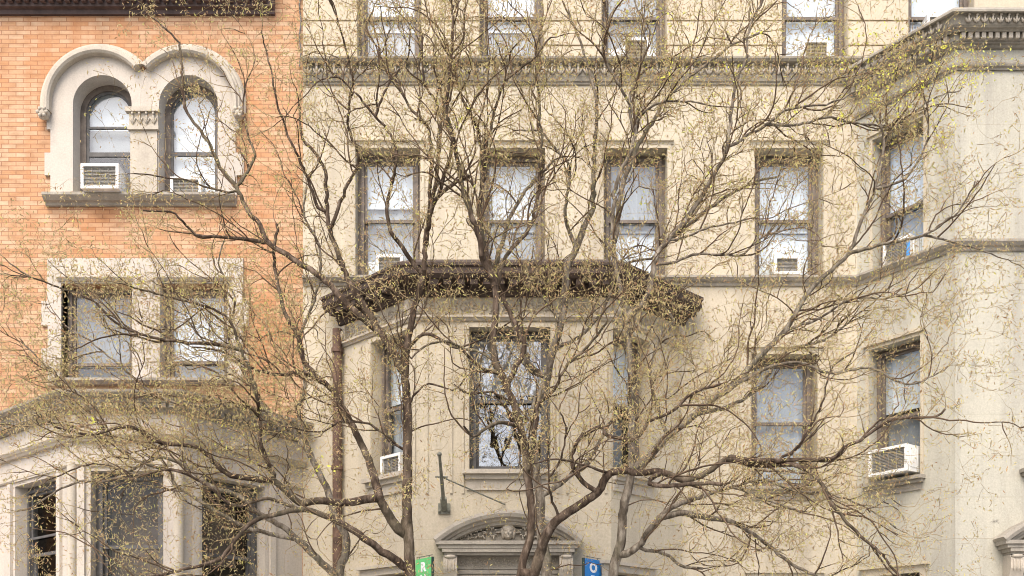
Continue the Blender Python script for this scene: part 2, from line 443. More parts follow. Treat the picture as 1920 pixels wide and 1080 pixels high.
def scrolls(b,F_,u0,u1,d,z0,z1,seed,depth=.03):
    """low relief foliage: spirals with leaf lobes"""
    r=random.Random(seed); h=z1-z0; n=max(2,int((u1-u0)/(h*.85)))
    for i in range(n):
        u=u0+(i+.5)*(u1-u0)/n; z=z0+h*.5; s=1 if i%2 else -1
        for k in range(13):
            a=k*.62; rr=h*.42*(1-k/15)
            b.fblob(F_,u+s*rr*math.cos(a),d,z+rr*math.sin(a)*s,h*.07,depth,h*.045,-a*s,5,3)
        for k in range(5):
            a=r.uniform(0,6.28); rr=h*r.uniform(.35,.6)
            b.fblob(F_,u+rr*math.cos(a)*1.1,d+.005,z+max(-.45*h,min(.45*h,rr*math.sin(a))),h*.15,depth*.8,h*.05,a+1.2,5,3)

# ================================================================== BRICK HOUSE
XL,XJ=-13.0,X(568)
BR=empty('brick_house',((XL+XJ)/2,0,0),'orange brick townhouse with paired arched windows and a stone bay, at left','house')
zb0,zb1=-.05,ZTOP
bayL=[(-8.53,0),(-6.37,-1.9),(-4.826,-1.9),(X(567),0)]
zroofL=5.72
b=MB(); b.wall(MAIN,XL,XJ-.003,zb0,zb1,[
    (X(135.5),X(413.5),Z(368),Z(141.5)),(X(117),X(428),Z(712),Z(534)),(-8.3,-3.7,zb0-1,5.4)])
b.build('wall',M['brick'],BR)
# roof cornice
zc=Z(30); xe=X(545,-.35)
b=MB(); b.sweep([(XL,0),(xe-.33,0)],[(0,zc),(.05,zc),(.07,zc+.06),(.14,zc+.07),(.16,zc+.16),(.24,zc+.18),(.24,zc+.25),(.33,zc+.27),(.36,zc+.40),(.40,zc+.42),(.40,zc+.62),(.34,zc+.72),(0,zc+.8)])
dentils(b,MAIN,XL+.1,xe-.4,-.235,-.16,zc+.105,zc+.178,.13)
b.build('cornice',M['brown'],BR)
# arched pair: stone surround
def arc(cx,cz,r,a0,a1,n):
    return [(cx+r*math.cos(R(a0+(a1-a0)*i/n)),cz+r*math.sin(R(a0+(a1-a0)*i/n))) for i in range(n+1)]
c1,c2,cz=X(190),X(350),Z(199); ro=100/PX
ja=math.degrees(math.acos(80/100))
out=arc(c1,cz,ro,180,ja,26)+arc(c2,cz,ro,180-ja,0,26)[1:]
zz=[Z(v) for v in (245,289,331,369)]
rt=[(X(450),zz[0]),(X(443),zz[0]),(X(443),zz[1]),(X(458),zz[1]),(X(458),zz[2]),(X(445),zz[2]),(X(445),zz[3])]
lf=[(X(97),zz[3]),(X(97),zz[2]),(X(86),zz[2]),(X(86),zz[1]),(X(97),zz[1]),(X(97),zz[0]),(X(90),zz[0])]
outline=out+rt+lf
ri=55/PX; cL,cR=X(194),X(355)
def archhole(cx,r,zb): return arc(cx,cz,r,180,0,24)+[(cx+r,zb),(cx-r,zb)]
b=MB(); b.panel(MAIN,outline,[archhole(cL,ri,Z(367)),archhole(cR,ri,Z(367))],-.05,.345)
sur=b.build('arch_surround',M['arch_stone'],BR)
b=MB()
prof=[(0,.045),(0,.16),(.03,.19),(.07,.19),(.09,.15),(.115,.15),(.135,.115),(.165,.11),(.19,.07),(.2,.045)]
ih=90/PX
def arcpts(cx,r,a0,a1,n): return [(cx+r*math.cos(R(a)),cz+r*math.sin(R(a)),math.cos(R(a)),math.sin(R(a))) for a in [a0+(a1-a0)*i/n for i in range(n+1)]]
jm=math.degrees(math.acos(80/108))
b.arcsweep(MAIN,[(c1-ih,Z(216),-1,0)]+arcpts(c1,ih,180,jm,30),prof)
b.arcsweep(MAIN,arcpts(c2,ih,180-jm,0,30)+[(c2+ih,Z(216),1,0)],prof)
for cc,s in ((c1,-1),(c2,1)):
    b.fblob(MAIN,cc+s*(ih+.1),-.12,Z(221),.105,.09,.1); 
    for k in range(6): b.fblob(MAIN,cc+s*(ih+.1)+.07*math.cos(k*1.05),-.19,Z(221)+.06*math.sin(k*1.05),.035,.03,.035,0,5,3)
b.build('hood_mould',M['trim'],sur)
b=MB()       # pier between the arches
b.box(MAIN,X(248),X(298),-.09,-.051,Z(367),Z(250)); b.box(MAIN,X(244),X(302),-.13,-.052,Z(250),Z(243))
b.box(MAIN,X(246),X(300),-.1,-.052,Z(243),Z(217)); b.box(MAIN,X(240),X(304),-.15,-.052,Z(217),Z(209))
leaf_course(b,MAIN,X(247),X(299),-.11,Z(242),Z(218),.11)
b.build('pier_capital',M['trim'],sur)
b=MB(); b.sweep([(X(88),0),(X(444),0)],[(0,Z(388)),(.05,Z(388)),(.08,Z(384)),(.13,Z(382)),(.2,Z(375)),(.2,Z(370)),(0,Z(368.5))])
b.build('sill',M['dirty'],sur)
def arch_window(cx,label,rails,shades):
    dp=.24; r=ri+.01
    b=MB(); zb=Z(366)
    b.panel(MAIN,archhole(cx,r,zb),[arc(cx,cz,ri-.095,180,0,24)+[(cx+ri-.095,zb+.05),(cx-ri+.095,zb+.05)]],dp,dp+.09)
    w=b.build('window',M['frame'],BR); w['label']=label
    g=ri-.096
    b=MB(); b.panel(MAIN,archhole(cx,g+.01,zb+.06),[arc(cx,cz,g-.04,180,0,24)+[(cx+g-.04,zb+.11),(cx-g+.04,zb+.11)]],dp+.02,dp+.05)
    for q,h in rails: b.box(MAIN,cx-g+.042,cx+g-.042,dp+.012,dp+.056,q-h,q+h)
    b.build('sash',M['darkframe'],w)
    b=MB(); b.panel(MAIN,archhole(cx,g-.041,zb+.1),[],dp+.03,dp+.036); b.build('pane',M['glass'],w)
    for q0,q1,m in shades:
        b=MB(); b.box(MAIN,cx-g-.02,cx+g+.02,dp+.13,dp+.136,q0,q1); b.build('shade',M[m],w)
arch_window(cL,'arched window with a grey lower sash and a storm bar',[(Z(224),.016),(Z(275),.035)],[(Z(275),Z(140),'grey_shade'),(Z(222),Z(140),'white_shade')] and [(Z(224),Z(140),'white_shade'),(Z(275),Z(225),'grey_shade')])
arch_window(cR,'arched window fully covered by a white shade',[(Z(274),.03)],[(Z(345),Z(140),'white_shade')])

# square pair
zt,zs=Z(534),Z(712)
b=MB()
b.box(MAIN,X(91),X(457),-.05,.32,Z(533),Z(486))
for (p0,p1,y0,y1) in ((91,117,533,566),(80,117,566,612),(92,117,612,655),(80,117,655,690),(92,117,690,724)):
    b.box(MAIN,X(p0),X(p1),-.05,.32,Z(y1),Z(y0)-.001)
for (p0,p1,y0,y1) in ((428,457,533,566),(428,467,566,612),(428,456,612,655),(428,467,655,690),(428,456,690,724)):
    b.box(MAIN,X(p0),X(p1),-.05,.32,Z(y1),Z(y0)-.001)
b.box(MAIN,X(250),X(302),-.05,.32,Z(712),Z(533.5))
ss=b.build('window_surround',M['arch_stone'],BR)
b=MB()
for p0,p1 in ((111,252),(297,434)):
    b.sweep([(X(p0),-.05),(X(p1),-.05)],[(0,Z(530)),(.03,Z(530)),(.07,Z(525)),(.07,Z(522)),(0,Z(519))])
leaf_course(b,MAIN,X(252),X(300),-.06,Z(562),Z(524),.14); scrolls(b,MAIN,X(254),X(298),-.06,Z(556),Z(528),5)
b.build('label_mould',M['trim'],ss)
b=MB(); b.sweep([(X(104),0),(X(441),0)],[(0,Z(724)),(.1,Z(724)),(.16,Z(718)),(.16,Z(713)),(0,Z(711.5))]); b.build('sill',M['dirty'],ss)
sash_window(BR,MAIN,X(117)+.002,X(250)-.002,zs,zt,Z(676),.2,'frame',('glass','glass'),[(Z(676),Z(545),'mid_shade',.2),(zs,Z(676),'grey_shade',.35)],'square window with dull grey screens left of the stone mullion')
sash_window(BR,MAIN,X(302)+.002,X(428)-.002,zs,zt,Z(672),.2,'frame',('glass','glass'),[(Z(668),Z(545),'white_shade',.13),(zs,Z(673),'grey_shade',.16)],'square window with a white shade in its upper sash')

# stone bay of the brick house
fl=[Face(bayL[i],bayL[i+1]) for i in range(3)]
ztop_w=4.63; zbot_w=2.1
b=MB(); wins=[]
for f,(p0,p1) in zip(fl,((28,106),(170,306),(379,497))):
    a,c=f.U(p0),f.U(p1); wins.append((f,a,c))
    b.wall(f,.0,f.L,-.05,zroofL-.06,[(a,c,zbot_w,ztop_w)],0,.28)
# piers and colonnettes standing proud of the faces
for f,a,c in wins:
    for q in (a-.13,c+.13):
        if .07<q<f.L-.07:
            b.box(f,q-.055,q+.055,-.045,-.002,1.9,ztop_w+.05)
    b.box(f,a-.02,c+.02,-.03,-.003,ztop_w+.06,ztop_w+.1)
bw=b.build('bay_wall',M['arch_stone'],BR)
for i,c in enumerate(((bayL[1]),(bayL[2]))):
    b=MB(); b.tube([(c[0],c[1]-.0,-.02),(c[0],c[1],4.75)],.075,12); b.build('colonnette',M['trim'],bw)
b=MB()
b.sweep(bayL,[(-.01,5.05),(.06,5.05),(.08,5.08),(.1,5.09),(.13,5.13),(.13,5.16),(.02,5.19),(-.01,5.19)])
b.sweep(bayL,[(-.01,4.70),(.025,4.70),(.04,4.72),(.04,4.75),(-.01,4.76)])
b.build('bay_moulding',M['trim'],BR)
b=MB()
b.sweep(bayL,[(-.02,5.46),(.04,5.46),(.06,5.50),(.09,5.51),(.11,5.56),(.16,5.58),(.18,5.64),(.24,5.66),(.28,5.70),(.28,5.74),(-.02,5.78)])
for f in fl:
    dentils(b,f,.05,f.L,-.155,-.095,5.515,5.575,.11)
b.build('bay_cornice',M['soot_shade'],BR)
b=MB(); 
b.add([(x,y,zroofL) for x,y in bayL],[(0,1,2,3)]); b.build('bay_roof',M['brown'],BR)
zmr=EYE+(HZ-1022)/F*(D0-1.9)
for i,(f,a,c) in enumerate(wins):
    lb=('dark bay window on the left slanted face','dark bay window on the front face','dark bay window on the right slanted face')[i]
    sash_window(BR,f,a+.002,c-.002,zbot_w,ztop_w-.002,zmr-(.05 if i==2 else .0),.2,'darkframe',('dim','dim'),[(2.0,4.5,'brown_reflection',.45)] if i<2 else [(zmr-.15,4.4,'brown_reflection',.45)],lb,.1,rails=(zmr+.26,) if i==0 else ())

# ================================================================== CREAM HOUSE
XR=15.0
CR=empty('cream_house',(3.5,0,0),'cream stone townhouse with angled bays and a carved doorway, centre and right','house')
ctr=[(-2.78,0),(-1.494,-1.3),(1.494,-1.3),(2.78,0)]
rgt=[(X(1607),0),(6.635,-1.39),(XR,-1.39)]
zsill2=Z(520)
top_open=[(670,790),(899,1018),(1128,1250),(1466,1590),(1703,1826)]
sec_open=[(667,788),(900,1022),(1132,1251),(1415,1543)]
zt2,zt1,zs1=Z(278),Z(664),Z(912)
ztt0,ztt1=Z(116),Z(-105)
holes=[(X(a),X(c),ztt0,ztt1) for a,c in top_open]
holes2=[(X(a),X(c),zsill2,zt2) for a,c in sec_open]+[(X(1409),X(1532),zs1,zt1),(X(1409),X(1532),Z(1300),Z(1082)),(-2.6,2.6,-1,7.3),(X(1607)+.25,XR-.4,-1,11.2)]
zbelt=Z(140)
b=MB(); b.wall(MAIN,XJ,XR,-.05,zbelt,holes2,0,.36); b.build('wall',M['beige'],CR)
b=MB(); b.wall(MAIN,XJ,XR,zbelt,ZTOP,holes,.03,.36)
xs=[XJ]+[X(v) for o in top_open for v in o]+[XR]
zr=[Z(118),Z(86),Z(39.5),Z(-8),Z(-56),Z(-104),Z(-152),Z(-200),ZTOP]
for i in range(0,len(xs)-1,2):
    for k in range(len(zr)-1):
        b.box(MAIN,xs[i]+.003,xs[i+1]-.003,-.012,.028,zr[k]+.014,zr[k+1]-.014)
for (a,c) in top_open:                      # courses over the openings
    for k in range(5,len(zr)-1): b.box(MAIN,X(a)-.002,X(c)+.002,-.0115,.0285,zr[k]+.014,zr[k+1]-.014)
b.build('rusticated_wall',M['yellow_stone'],CR)
b=MB(); 
zt_=ZTOP; b.sweep([(XJ+.02,0),(XR,0)],[(-.3,zt_),(.1,zt_),(.14,zt_+.08),(.3,zt_+.12),(.34,zt_+.3),(-.3,zt_+.34)]); b.build('parapet',M['dirty'],CR)
# belt with carved leaves
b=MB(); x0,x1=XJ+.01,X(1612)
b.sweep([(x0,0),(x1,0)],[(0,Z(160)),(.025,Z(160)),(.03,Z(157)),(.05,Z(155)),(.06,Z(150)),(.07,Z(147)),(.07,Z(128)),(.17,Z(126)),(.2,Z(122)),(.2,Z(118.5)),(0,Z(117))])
belt=b.build('carved_belt',M['soot_shade'],CR)
b=MB(); leaf_course(b,MAIN,x0+.02,x1,-.095,Z(148),Z(127),.14); b.build('carved_leaves',M['trim'],belt)
# sill course runs along the wall and round the right bay
sillp=[(.0,Z(537)),(.03,Z(537)),(.05,Z(532)),(.09,Z(530)),(.13,Z(525)),(.13,Z(521)),(0,Z(519.5))]
b=MB(); b.sweep([(XJ+.01,0)]+rgt,[(o-.004 if o==0 else o,z) for o,z in sillp]); b.build('sill_course',M['dirty'],CR)
# lintel mouldings
for a,c in sec_open+[(1409,1532)]:
    b=MB(); zl=zt2 if (a,c) in sec_open else zt1
    b.sweep([(X(a)-.1,0),(X(c)+.1,0)],[(-.002,zl+.06),(.02,zl+.06),(.03,zl+.09),(.06,zl+.1),(.06,zl+.13),(-.002,zl+.14)])
    b.frame(MAIN,X(a)-.06,X(c)+.06,(zsill2 if zl==zt2 else zs1)+.003,zl+.055,.055,-.018,-.001,.0001)
    b.build('lintel_moulding',M['beige'],CR)
b=MB(); b.sweep([(X(1396),0),(X(1548),0)],[(-.01,Z(926)),(.05,Z(926)),(.08,Z(922)),(.14,Z(919)),(.14,Z(914)),(-.01,Z(911.5))])
b.box(MAIN,X(1404),X(1540),-.03,-.002,Z(938),Z(927)); b.build('window_sill',M['dirty'],CR)

FR='frame'
top_sh=[[(ztt0,Z(40),'grey_shade',.16),(Z(38),ztt1,'white_shade',.13)],[(ztt0,Z(40),'grey_shade',.16),(Z(38),ztt1,'white_shade',.13)],
        [(Z(95),Z(40),'grey_shade',.16),(Z(38),ztt1,'grey_shade',.13)],[(Z(95),ztt1,'white_shade',.14)],[(ztt0,Z(35),'white_shade',.16),(Z(30),ztt1,'white_shade',.13)]]
tl=['top floor window nearest the brick house, white shade over grey','second top floor window from the brick house','top floor window behind the tree with a white cased unit','top floor window beside the slanted cornice','top floor window half hidden by the bay cornice']
for (a,c),sh,lb in zip(top_open,top_sh,tl):
    sash_window(CR,MAIN,X(a)+.002,X(c)-.002,ztt0+.005,ztt1-.002,Z(40,.3),.2,FR,('glass','glass'),sh,lb)
sec_sh=[[(Z(372),zt2,'white_shade',.13),(zsill2,Z(372),'grey_shade',.17)],[(Z(416),zt2,'white_shade',.13),(zsill2,Z(420),'grey_shade',.16)],
        [(Z(418),zt2,'grey_shade',.13),(zsill2,Z(420),'white_shade',.16)],[(Z(418),zt2,'white_shade',.13),(zsill2,Z(420),'white_shade',.16)]]
sl_=['second floor window left of the dark hood, grey lower sash','second floor window above the dark hood, white over grey','second floor window above the right end of the hood','second floor window beside the right bay, all white']
for (a,c),sh,lb in zip(sec_open,sec_sh,sl_):
    sash_window(CR,MAIN,X(a)+.002,X(c)-.002,zsill2+.005,zt2-.002,Z(416,.3),.26,FR,('glass','glass'),sh,lb,.1)
sash_window(CR,MAIN,X(1409)+.002,X(1532)-.002,zs1+.005,zt1-.002,Z(795,.3),.26,FR,('glass','glass'),[(zs1,zt1,'grey_shade',.15)],'first floor window between the hood and the right bay',.1)
sash_window(CR,MAIN,X(1409)+.002,X(1532)-.002,Z(1300),Z(1082)-.002,Z(1200),.26,FR,('dim','dim'),[],'ground floor window below the photo edge',.1)

# ---------------- right bay
fr=[Face(rgt[0],rgt[1]),Face(rgt[1],rgt[2])]
fs=fr[0]
a2,c2=fs.U(1637),fs.U(1732); a1,c1_=fs.U(1630),fs.U(1726)
ztopR=Z(40,-1.39)
b=MB()
b.wall(fs,0,fs.L,-.05,ztopR,[(a2,c2,zsill2,zt2),(a1,c1_,zs1,zt1),(a1,c1_,.8,Z(1082))],0,.3)
ff=fr[1]; dx=ff.U(2000); ua,uc=ff.U(1925),ff.U(2075)
b.wall(ff,0,ff.L,-.05,ztopR,[(ua,uc,zs1,zt1),(ua,uc,zsill2,zt2),(dx-.62,dx+.62,-.1,3.3)],0,.3)
b.build('bay_wall',M['grey_beige'],CR)
for zl,zs_,a,c in ((zt2,zsill2,a2,c2),(zt1,zs1,a1,c1_)):
    b=MB(); b.frame(fs,a-.06,c+.06,zs_+.003,zl+.055,.055,-.018,-.001,.0001); b.box(fs,a-.1,c+.1,-.055,-.002,zl+.056,zl+.12); b.build('lintel_moulding',M['beige'],CR)
b=MB(); b.frame(fs,a1-.12,c1_+.12,.8,Z(1071),.11,-.04,-.001,.0001); b.box(fs,a1-.16,c1_+.16,-.09,-.002,Z(1070.9),Z(1066)); b.build('lintel_moulding',M['beige'],CR)
b=MB(); b.box(MAIN,X(1396),X(1545),-.07,-.002,Z(1075),Z(1070)); b.frame(MAIN,X(1400),X(1541),Z(1300),Z(1075.1),.07,-.03,-.001,.0001); b.build('lintel_moulding',M['beige'],CR)
for f,a,c in ((fs,a1-.09,c1_+.09),(ff,ua-.11,uc+.11)):
    b=MB(); b.box(f,a,c,-.14,-.002,zs1-.06,zs1-.004); b.box(f,a+.03,c-.03,-.09,-.003,zs1-.11,zs1-.061); b.box(f,a+.07,c-.07,-.03,-.004,zs1-.22,zs1-.111)
    b.build('window_sill',M['dirty'],CR)
sash_window(CR,fs,a2+.002,c2-.002,zsill2+.005,zt2-.002,Z(416),.2,FR,('glass','glass'),[(Z(418),zt2,'white_shade',.13),(zsill2,Z(420),'grey_shade',.16)],'second floor window on the slanted face of the right bay',.09)
sash_window(CR,fs,a1+.002,c1_-.002,zs1+.005,zt1-.002,Z(793),.2,FR,('glass','glass'),[(Z(780),zt1,'white_shade',.12),(zs1,Z(790),'mid_shade',.16)],'first floor window on the slanted face of the right bay',.09)
sash_window(CR,fs,a1+.002,c1_-.002,.802,Z(1082)-.002,Z(1200),.2,FR,('dim','dim'),[],None,.09)
for q0,q1 in ((zs1,zt1),(zsill2,zt2)):
    sash_window(CR,ff,ua+.002,uc-.002,q0+.005,q1-.002,(q0+q1)/2,.2,FR,('glass','glass'),[(q0,q1,'grey_shade',.15)],None,.09)
# entablature of the right bay
Yc=-1.39
zq=lambda py,o=0: Z(py,Yc-o)
def band(b,items): b.sweep(rgt,items)
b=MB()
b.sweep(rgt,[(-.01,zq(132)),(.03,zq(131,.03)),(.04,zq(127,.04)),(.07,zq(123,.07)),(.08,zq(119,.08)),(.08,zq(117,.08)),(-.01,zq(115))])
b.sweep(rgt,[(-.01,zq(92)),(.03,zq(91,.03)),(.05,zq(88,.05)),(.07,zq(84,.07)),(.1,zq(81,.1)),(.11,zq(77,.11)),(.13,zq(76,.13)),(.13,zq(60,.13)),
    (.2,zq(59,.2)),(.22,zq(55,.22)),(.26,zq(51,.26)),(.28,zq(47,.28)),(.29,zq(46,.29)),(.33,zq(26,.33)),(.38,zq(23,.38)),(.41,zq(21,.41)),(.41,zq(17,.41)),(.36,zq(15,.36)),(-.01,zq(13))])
b.build('bay_cornice',M['soot_shade2'],CR)
for f in fr:
    b=MB(); L1=min(f.L,7.0)
    dentils(b,f,.0,L1,-.185,-.132,zq(73,.15),zq(62,.15),.1); b.build('dentil_course',M['trim'],CR)
    b=MB(); leaf_course(b,f,.0,L1,-.33,zq(46,.3),zq(27,.33),.115); b.build('leaf_course',M['trim'],CR)
b=MB(); b.add([(rgt[0][0],0,ztopR),(rgt[1][0],-1.39,ztopR),(XR,-1.39,ztopR),(XR,0,ztopR)],[(0,1,2,3)]); b.build('bay_roof',M['brown'],CR)

# ---------------- centre bay
fc=[Face(ctr[i],ctr[i+1]) for i in range(3)]
zhood=7.36
wl=[(fc[0],fc[0].U(697),fc[0].U(769)),(fc[1],fc[1].U(880),fc[1].U(1032)),(fc[2],fc[2].U(1148),fc[2].U(1217))]
dcu=fc[1].U(953,-.2)
b=MB()
for f,a,c in wl:
    hs=[(a,c,zs1,zt1)]
    if f is fc[1]: hs.append((dcu-.62,dcu+.62,-.1,3.12))
    else: hs.append((a-.12,c,.9,Z(1088)))
    b.wall(f,0,f.L,-.05,zhood,hs,0,.28)
b.build('bay_wall',M['beige'],CR)
b=MB()
for f,a,c in wl:                      # architraves, pilaster lines, panels and sills
    b.frame(f,a-.07,c+.07,zs1+.003,zt1+.06,.065,-.02,-.001,.0001)
f=fc[1]
for q in (f.U(776),f.U(800),f.U(846),f.U(868),f.U(1046),f.U(1064),f.U(1112),f.U(1136)):
    b.box(f,q-.02,q+.02,-.022,-.002,zs1-.35,zt1+.02)
b.build('pilaster_trim',M['beige'],CR)
for i,(f,a,c) in enumerate(wl):
    b=MB(); g=.1
    b.box(f,max(a-g,.02),min(c+g,f.L-.02),-.14,-.002,zs1-.07,zs1-.004); b.box(f,max(a-.06,.02),min(c+.06,f.L-.02),-.08,-.003,zs1-.14,zs1-.071)
    b.box(f,max(a-.04,.03),min(c+.04,f.L-.03),-.035,-.004,zs1-.3,zs1-.141); b.build('window_sill',M['trim'],CR)
# architrave moulding and carved frieze
za=zt1+.09
b=MB(); b.sweep(ctr,[(-.01,za),(.03,za),(.05,za+.03),(.08,za+.04),(.08,za+.07),(-.01,za+.08)])
for f,e in ((fc[0],(.1,fc[0].L-.12)),(fc[1],(.2,fc[1].L-.2)),(fc[2],(.12,fc[2].L-.1))):
    scrolls(b,f,e[0],e[1],-.012,za+.11,zhood-.06,3,.03)
for f in fc:
    for q in (.1,f.L-.1):            # consoles at the corners
        b.box(f,q-.07,q+.07,-.06,-.002,za+.1,zhood-.03); b.fblob(f,q,-.07,za+.18,.07,.05,.07)
b.build('carved_frieze',M['trim'],CR)
# dark wooden hood
zh=zhood
b=MB(); b.sweep(ctr,[(-.02,zh),(.06,zh),(.08,zh+.06),(.12,zh+.08),(.12,zh+.15),(.33,zh+.17),(.36,zh+.2),(.38,zh+.22),(.38,zh+.31),(.41,zh+.33),(.41,zh+.37),(.36,zh+.40),(-.02,zh+.58)])
for f in fc: dentils(b,f,.05,f.L,-.31,-.121,zh+.085,zh+.165,.19)
b.build('wooden_hood',M['wood'],CR)
zmc=EYE+(HZ-752)/F*(D0-1.1)
sash_window(CR,fc[0],wl[0][1]+.002,wl[0][2]-.002,zs1+.005,zt1-.002,zmc,.2,FR,('glass','glass'),[(zmc+.1,zt1,'white_shade',.13),(zs1,zmc+.1,'grey_shade',.16)],'narrow window on the left slant under the hood')
sash_window(CR,fc[1],wl[1][1]+.002,wl[1][2]-.002,zs1+.005,zt1-.002,zmc,.2,'darkframe',('clear','clear'),[(zmc+.2,zt1,'grey_shade',.4)],'wide middle window under the hood mirroring sky and branches',.09)
sash_window(CR,fc[2],wl[2][1]+.002,wl[2][2]-.002,zs1+.005,zt1-.002,zmc,.2,FR,('glass','glass'),[(zmc,zt1,'white_shade',.1),(zs1,zmc,'mid_shade',.3)],'narrow window on the right slant under the hood')  # white shade in the upper sash stands in for reflected sky
for f,a,c in (wl[0],wl[2]):
    sash_window(CR,f,a-.118,c-.002,.902,Z(1088)-.002,2.0,.2,FR,('dim','dim'),[],None,.09)
    b=MB(); b.frame(f,a-.24,min(c+.1,f.L-.01),.9,Z(1076),.1,-.04,-.001,.0001); b.box(f,a-.3,min(c+.14,f.L),-.1,-.002,Z(1075.5),Z(1070)); b.build('lintel_moulding',M['trim'],CR)

def doorway(f,cu,label):
    """segmental pediment on consoles, with a carved head in the tympanum, over a panelled door frame"""
    b=MB(); hw=1.11; zp=3.70; rise=.41; rad=(hw*hw+rise*rise)/(2*rise); zc_=zp+rise-rad; a0=math.degrees(math.asin(hw/rad))
    pts=[(cu+rad*math.sin(R(q)),zc_+rad*math.cos(R(q)),math.sin(R(q)),math.cos(R(q))) for q in [-a0+2*a0*i/28 for i in range(29)]]
    b.arcsweep(f,pts,[(0,-.01),(0,.34),(-.05,.36),(-.1,.34),(-.12,.27),(-.15,.26),(-.16,.22),(-.2,.21),(-.22,.15),(-.22,-.01)])
    # horizontal cornice
    for (h0,h1,o,e) in ((3.60,3.655,.34,1.07),(3.545,3.6,.31,1.03),(3.49,3.545,.30,.98),(3.455,3.49,.26,.95)):
        b.box(f,cu-e,cu+e,-o,-.002,h0+.001,h1)
    b.box(f,cu-.93,cu+.93,-.05,-.002,3.26,3.454)
    # inner frame of mouldings round the door
    for k,(w,o) in enumerate(((.0,.06),(.07,.04),(.14,.02))):
        b.frame(f,cu-.8+w,cu+.8-w,.02,3.25-w,.055,-o,-.001,.0001)
    d_=b.build('doorway',M['dirty'],CR); d_['label']=label
    b=MB(); tl_=[(cu-hw+.2,3.657)]+[(cu+(rad-.24)*math.sin(R(q)),zc_+(rad-.24)*math.cos(R(q))) for q in [-a0*.8+1.6*a0*i/16 for i in range(17)]]+[(cu+hw-.2,3.657)]
    tl_=[(u,max(z,3.657)) for u,z in tl_]
    b.panel(f,tl_,[],-.12,-.001); b.build('tympanum',M['dirty'],d_)
    b=MB()
    for s in (-1,1):
        for j,(q,h,zc2) in enumerate(((.24,.2,3.79),(.42,.17,3.77),(.58,.12,3.74),(.7,.08,3.71))):
            for k in range(12):
                a=k*.6; rr=h*.5*(1-k/14)
                b.fblob(f,cu+s*(q+rr*math.cos(a)),-.15,zc2+rr*math.sin(a),h*.11,.05,h*.08,-a*s,5,3)
            for k in range(4):
                a=k*1.5+j; b.fblob(f,cu+s*(q+h*.5*math.cos(a)),-.145,zc2+h*.36*math.sin(a),h*.24,.045,h*.075,a,5,3)
    b.build('carved_scrolls',M['trim'],d_)
    # head with hair, brow, nose and chin
    b=MB()
    hz=3.80
    b.fblob(f,cu,-.15,hz,.078,.085,.11,0,14,9); b.fblob(f,cu,-.145,hz+.055,.095,.08,.075,0,12,7)
    b.fblob(f,cu,-.235,hz-.005,.013,.028,.032,0,6,4); b.fblob(f,cu,-.213,hz-.07,.03,.025,.022,0,6,4)
    for s in (-1,1):
        b.fblob(f,cu+s*.03,-.222,hz+.03,.024,.014,.01,.2*s,6,3); b.fblob(f,cu+s*.085,-.14,hz-.01,.03,.05,.09,.15*s,6,4); b.fblob(f,cu+s*.035,-.205,hz-.02,.025,.03,.025,0,6,4)
        b.fblob(f,cu+s*.015,-.226,hz-.045,.018,.012,.007,0,6,3)
    b.build('carved_head',M['trim'],d_)
    b=MB(); scrolls(b,f,cu-.7,cu+.7,-.055,3.28,3.44,9,.035)
    b.build('carved_band',M['trim'],d_)
    for s in (-1,1):
        b=MB(); q=cu+s*.86
        b.box(f,q-.085,q+.085,-.14,-.002,.02,3.2)
        prof=[(-.002,3.2),(.14,3.0),(.2,3.12),(.26,3.25),(.26,3.40),(.23,3.45),(-.002,3.453)]
        vs=[f.p(q+e,-o,z) for e in (-.1,.1) for o,z in prof]; m=len(prof)
        b.add(vs,[tuple(range(m)),tuple(reversed(range(m,2*m)))]+[(i,(i+1)%m,m+(i+1)%m,m+i) for i in range(m)])
        for k in range(3): b.fblob(f,q-.05+.05*k,-.262+.0*k,3.30,.018,.02,.1,0,6,4)
        b.fblob(f,q,-.26,3.43,.1,.035,.03,0,8,4)
        for k in (-1,1): b.box(f,q+k*.045-.012,q+k*.045+.012,-.152,-.1405,.2,2.95)
        b.build('console',M['trim'],d_)
    b=MB(); b.frame(f,cu-.62,cu+.62,.0,3.1,.09,.16,.24,.1); b.box(f,cu-.04,cu+.04,.17,.22,.1,3.01); b.box(f,cu-.53,cu+.53,.165,.225,2.3,2.38)
    b.box(f,cu-.53,cu+.53,.26,.28,.1,3.0); b.build('door',M['dark'],d_)
doorway(fc[1],dcu,'carved doorway with a woman\'s head in its curved pediment')
doorway(ff,dx,'carved doorway cut off by the right edge')

# rooms: closed dark shells behind the fronts so that no daylight leaks in
for par,x0,x1 in ((BR,XL,XJ-.02),(CR,XJ+.02,XR)):
    b=MB(); y1=3.2
    b.add([(x0,.37,0),(x1,.37,0),(x1,y1,0),(x0,y1,0),(x0,.37,ZTOP),(x1,.37,ZTOP),(x1,y1,ZTOP),(x0,y1,ZTOP)],[(3,2,6,7),(4,5,6,7),(0,1,2,3),(1,2,6,5),(0,3,7,4)])
    for zf in (Z(560),Z(165),Z(960)): b.add([(x0,.4,zf),(x1,.4,zf),(x1,y1,zf),(x0,y1,zf)],[(0,1,2,3)])
    b.build('interior',M['dark'],par)

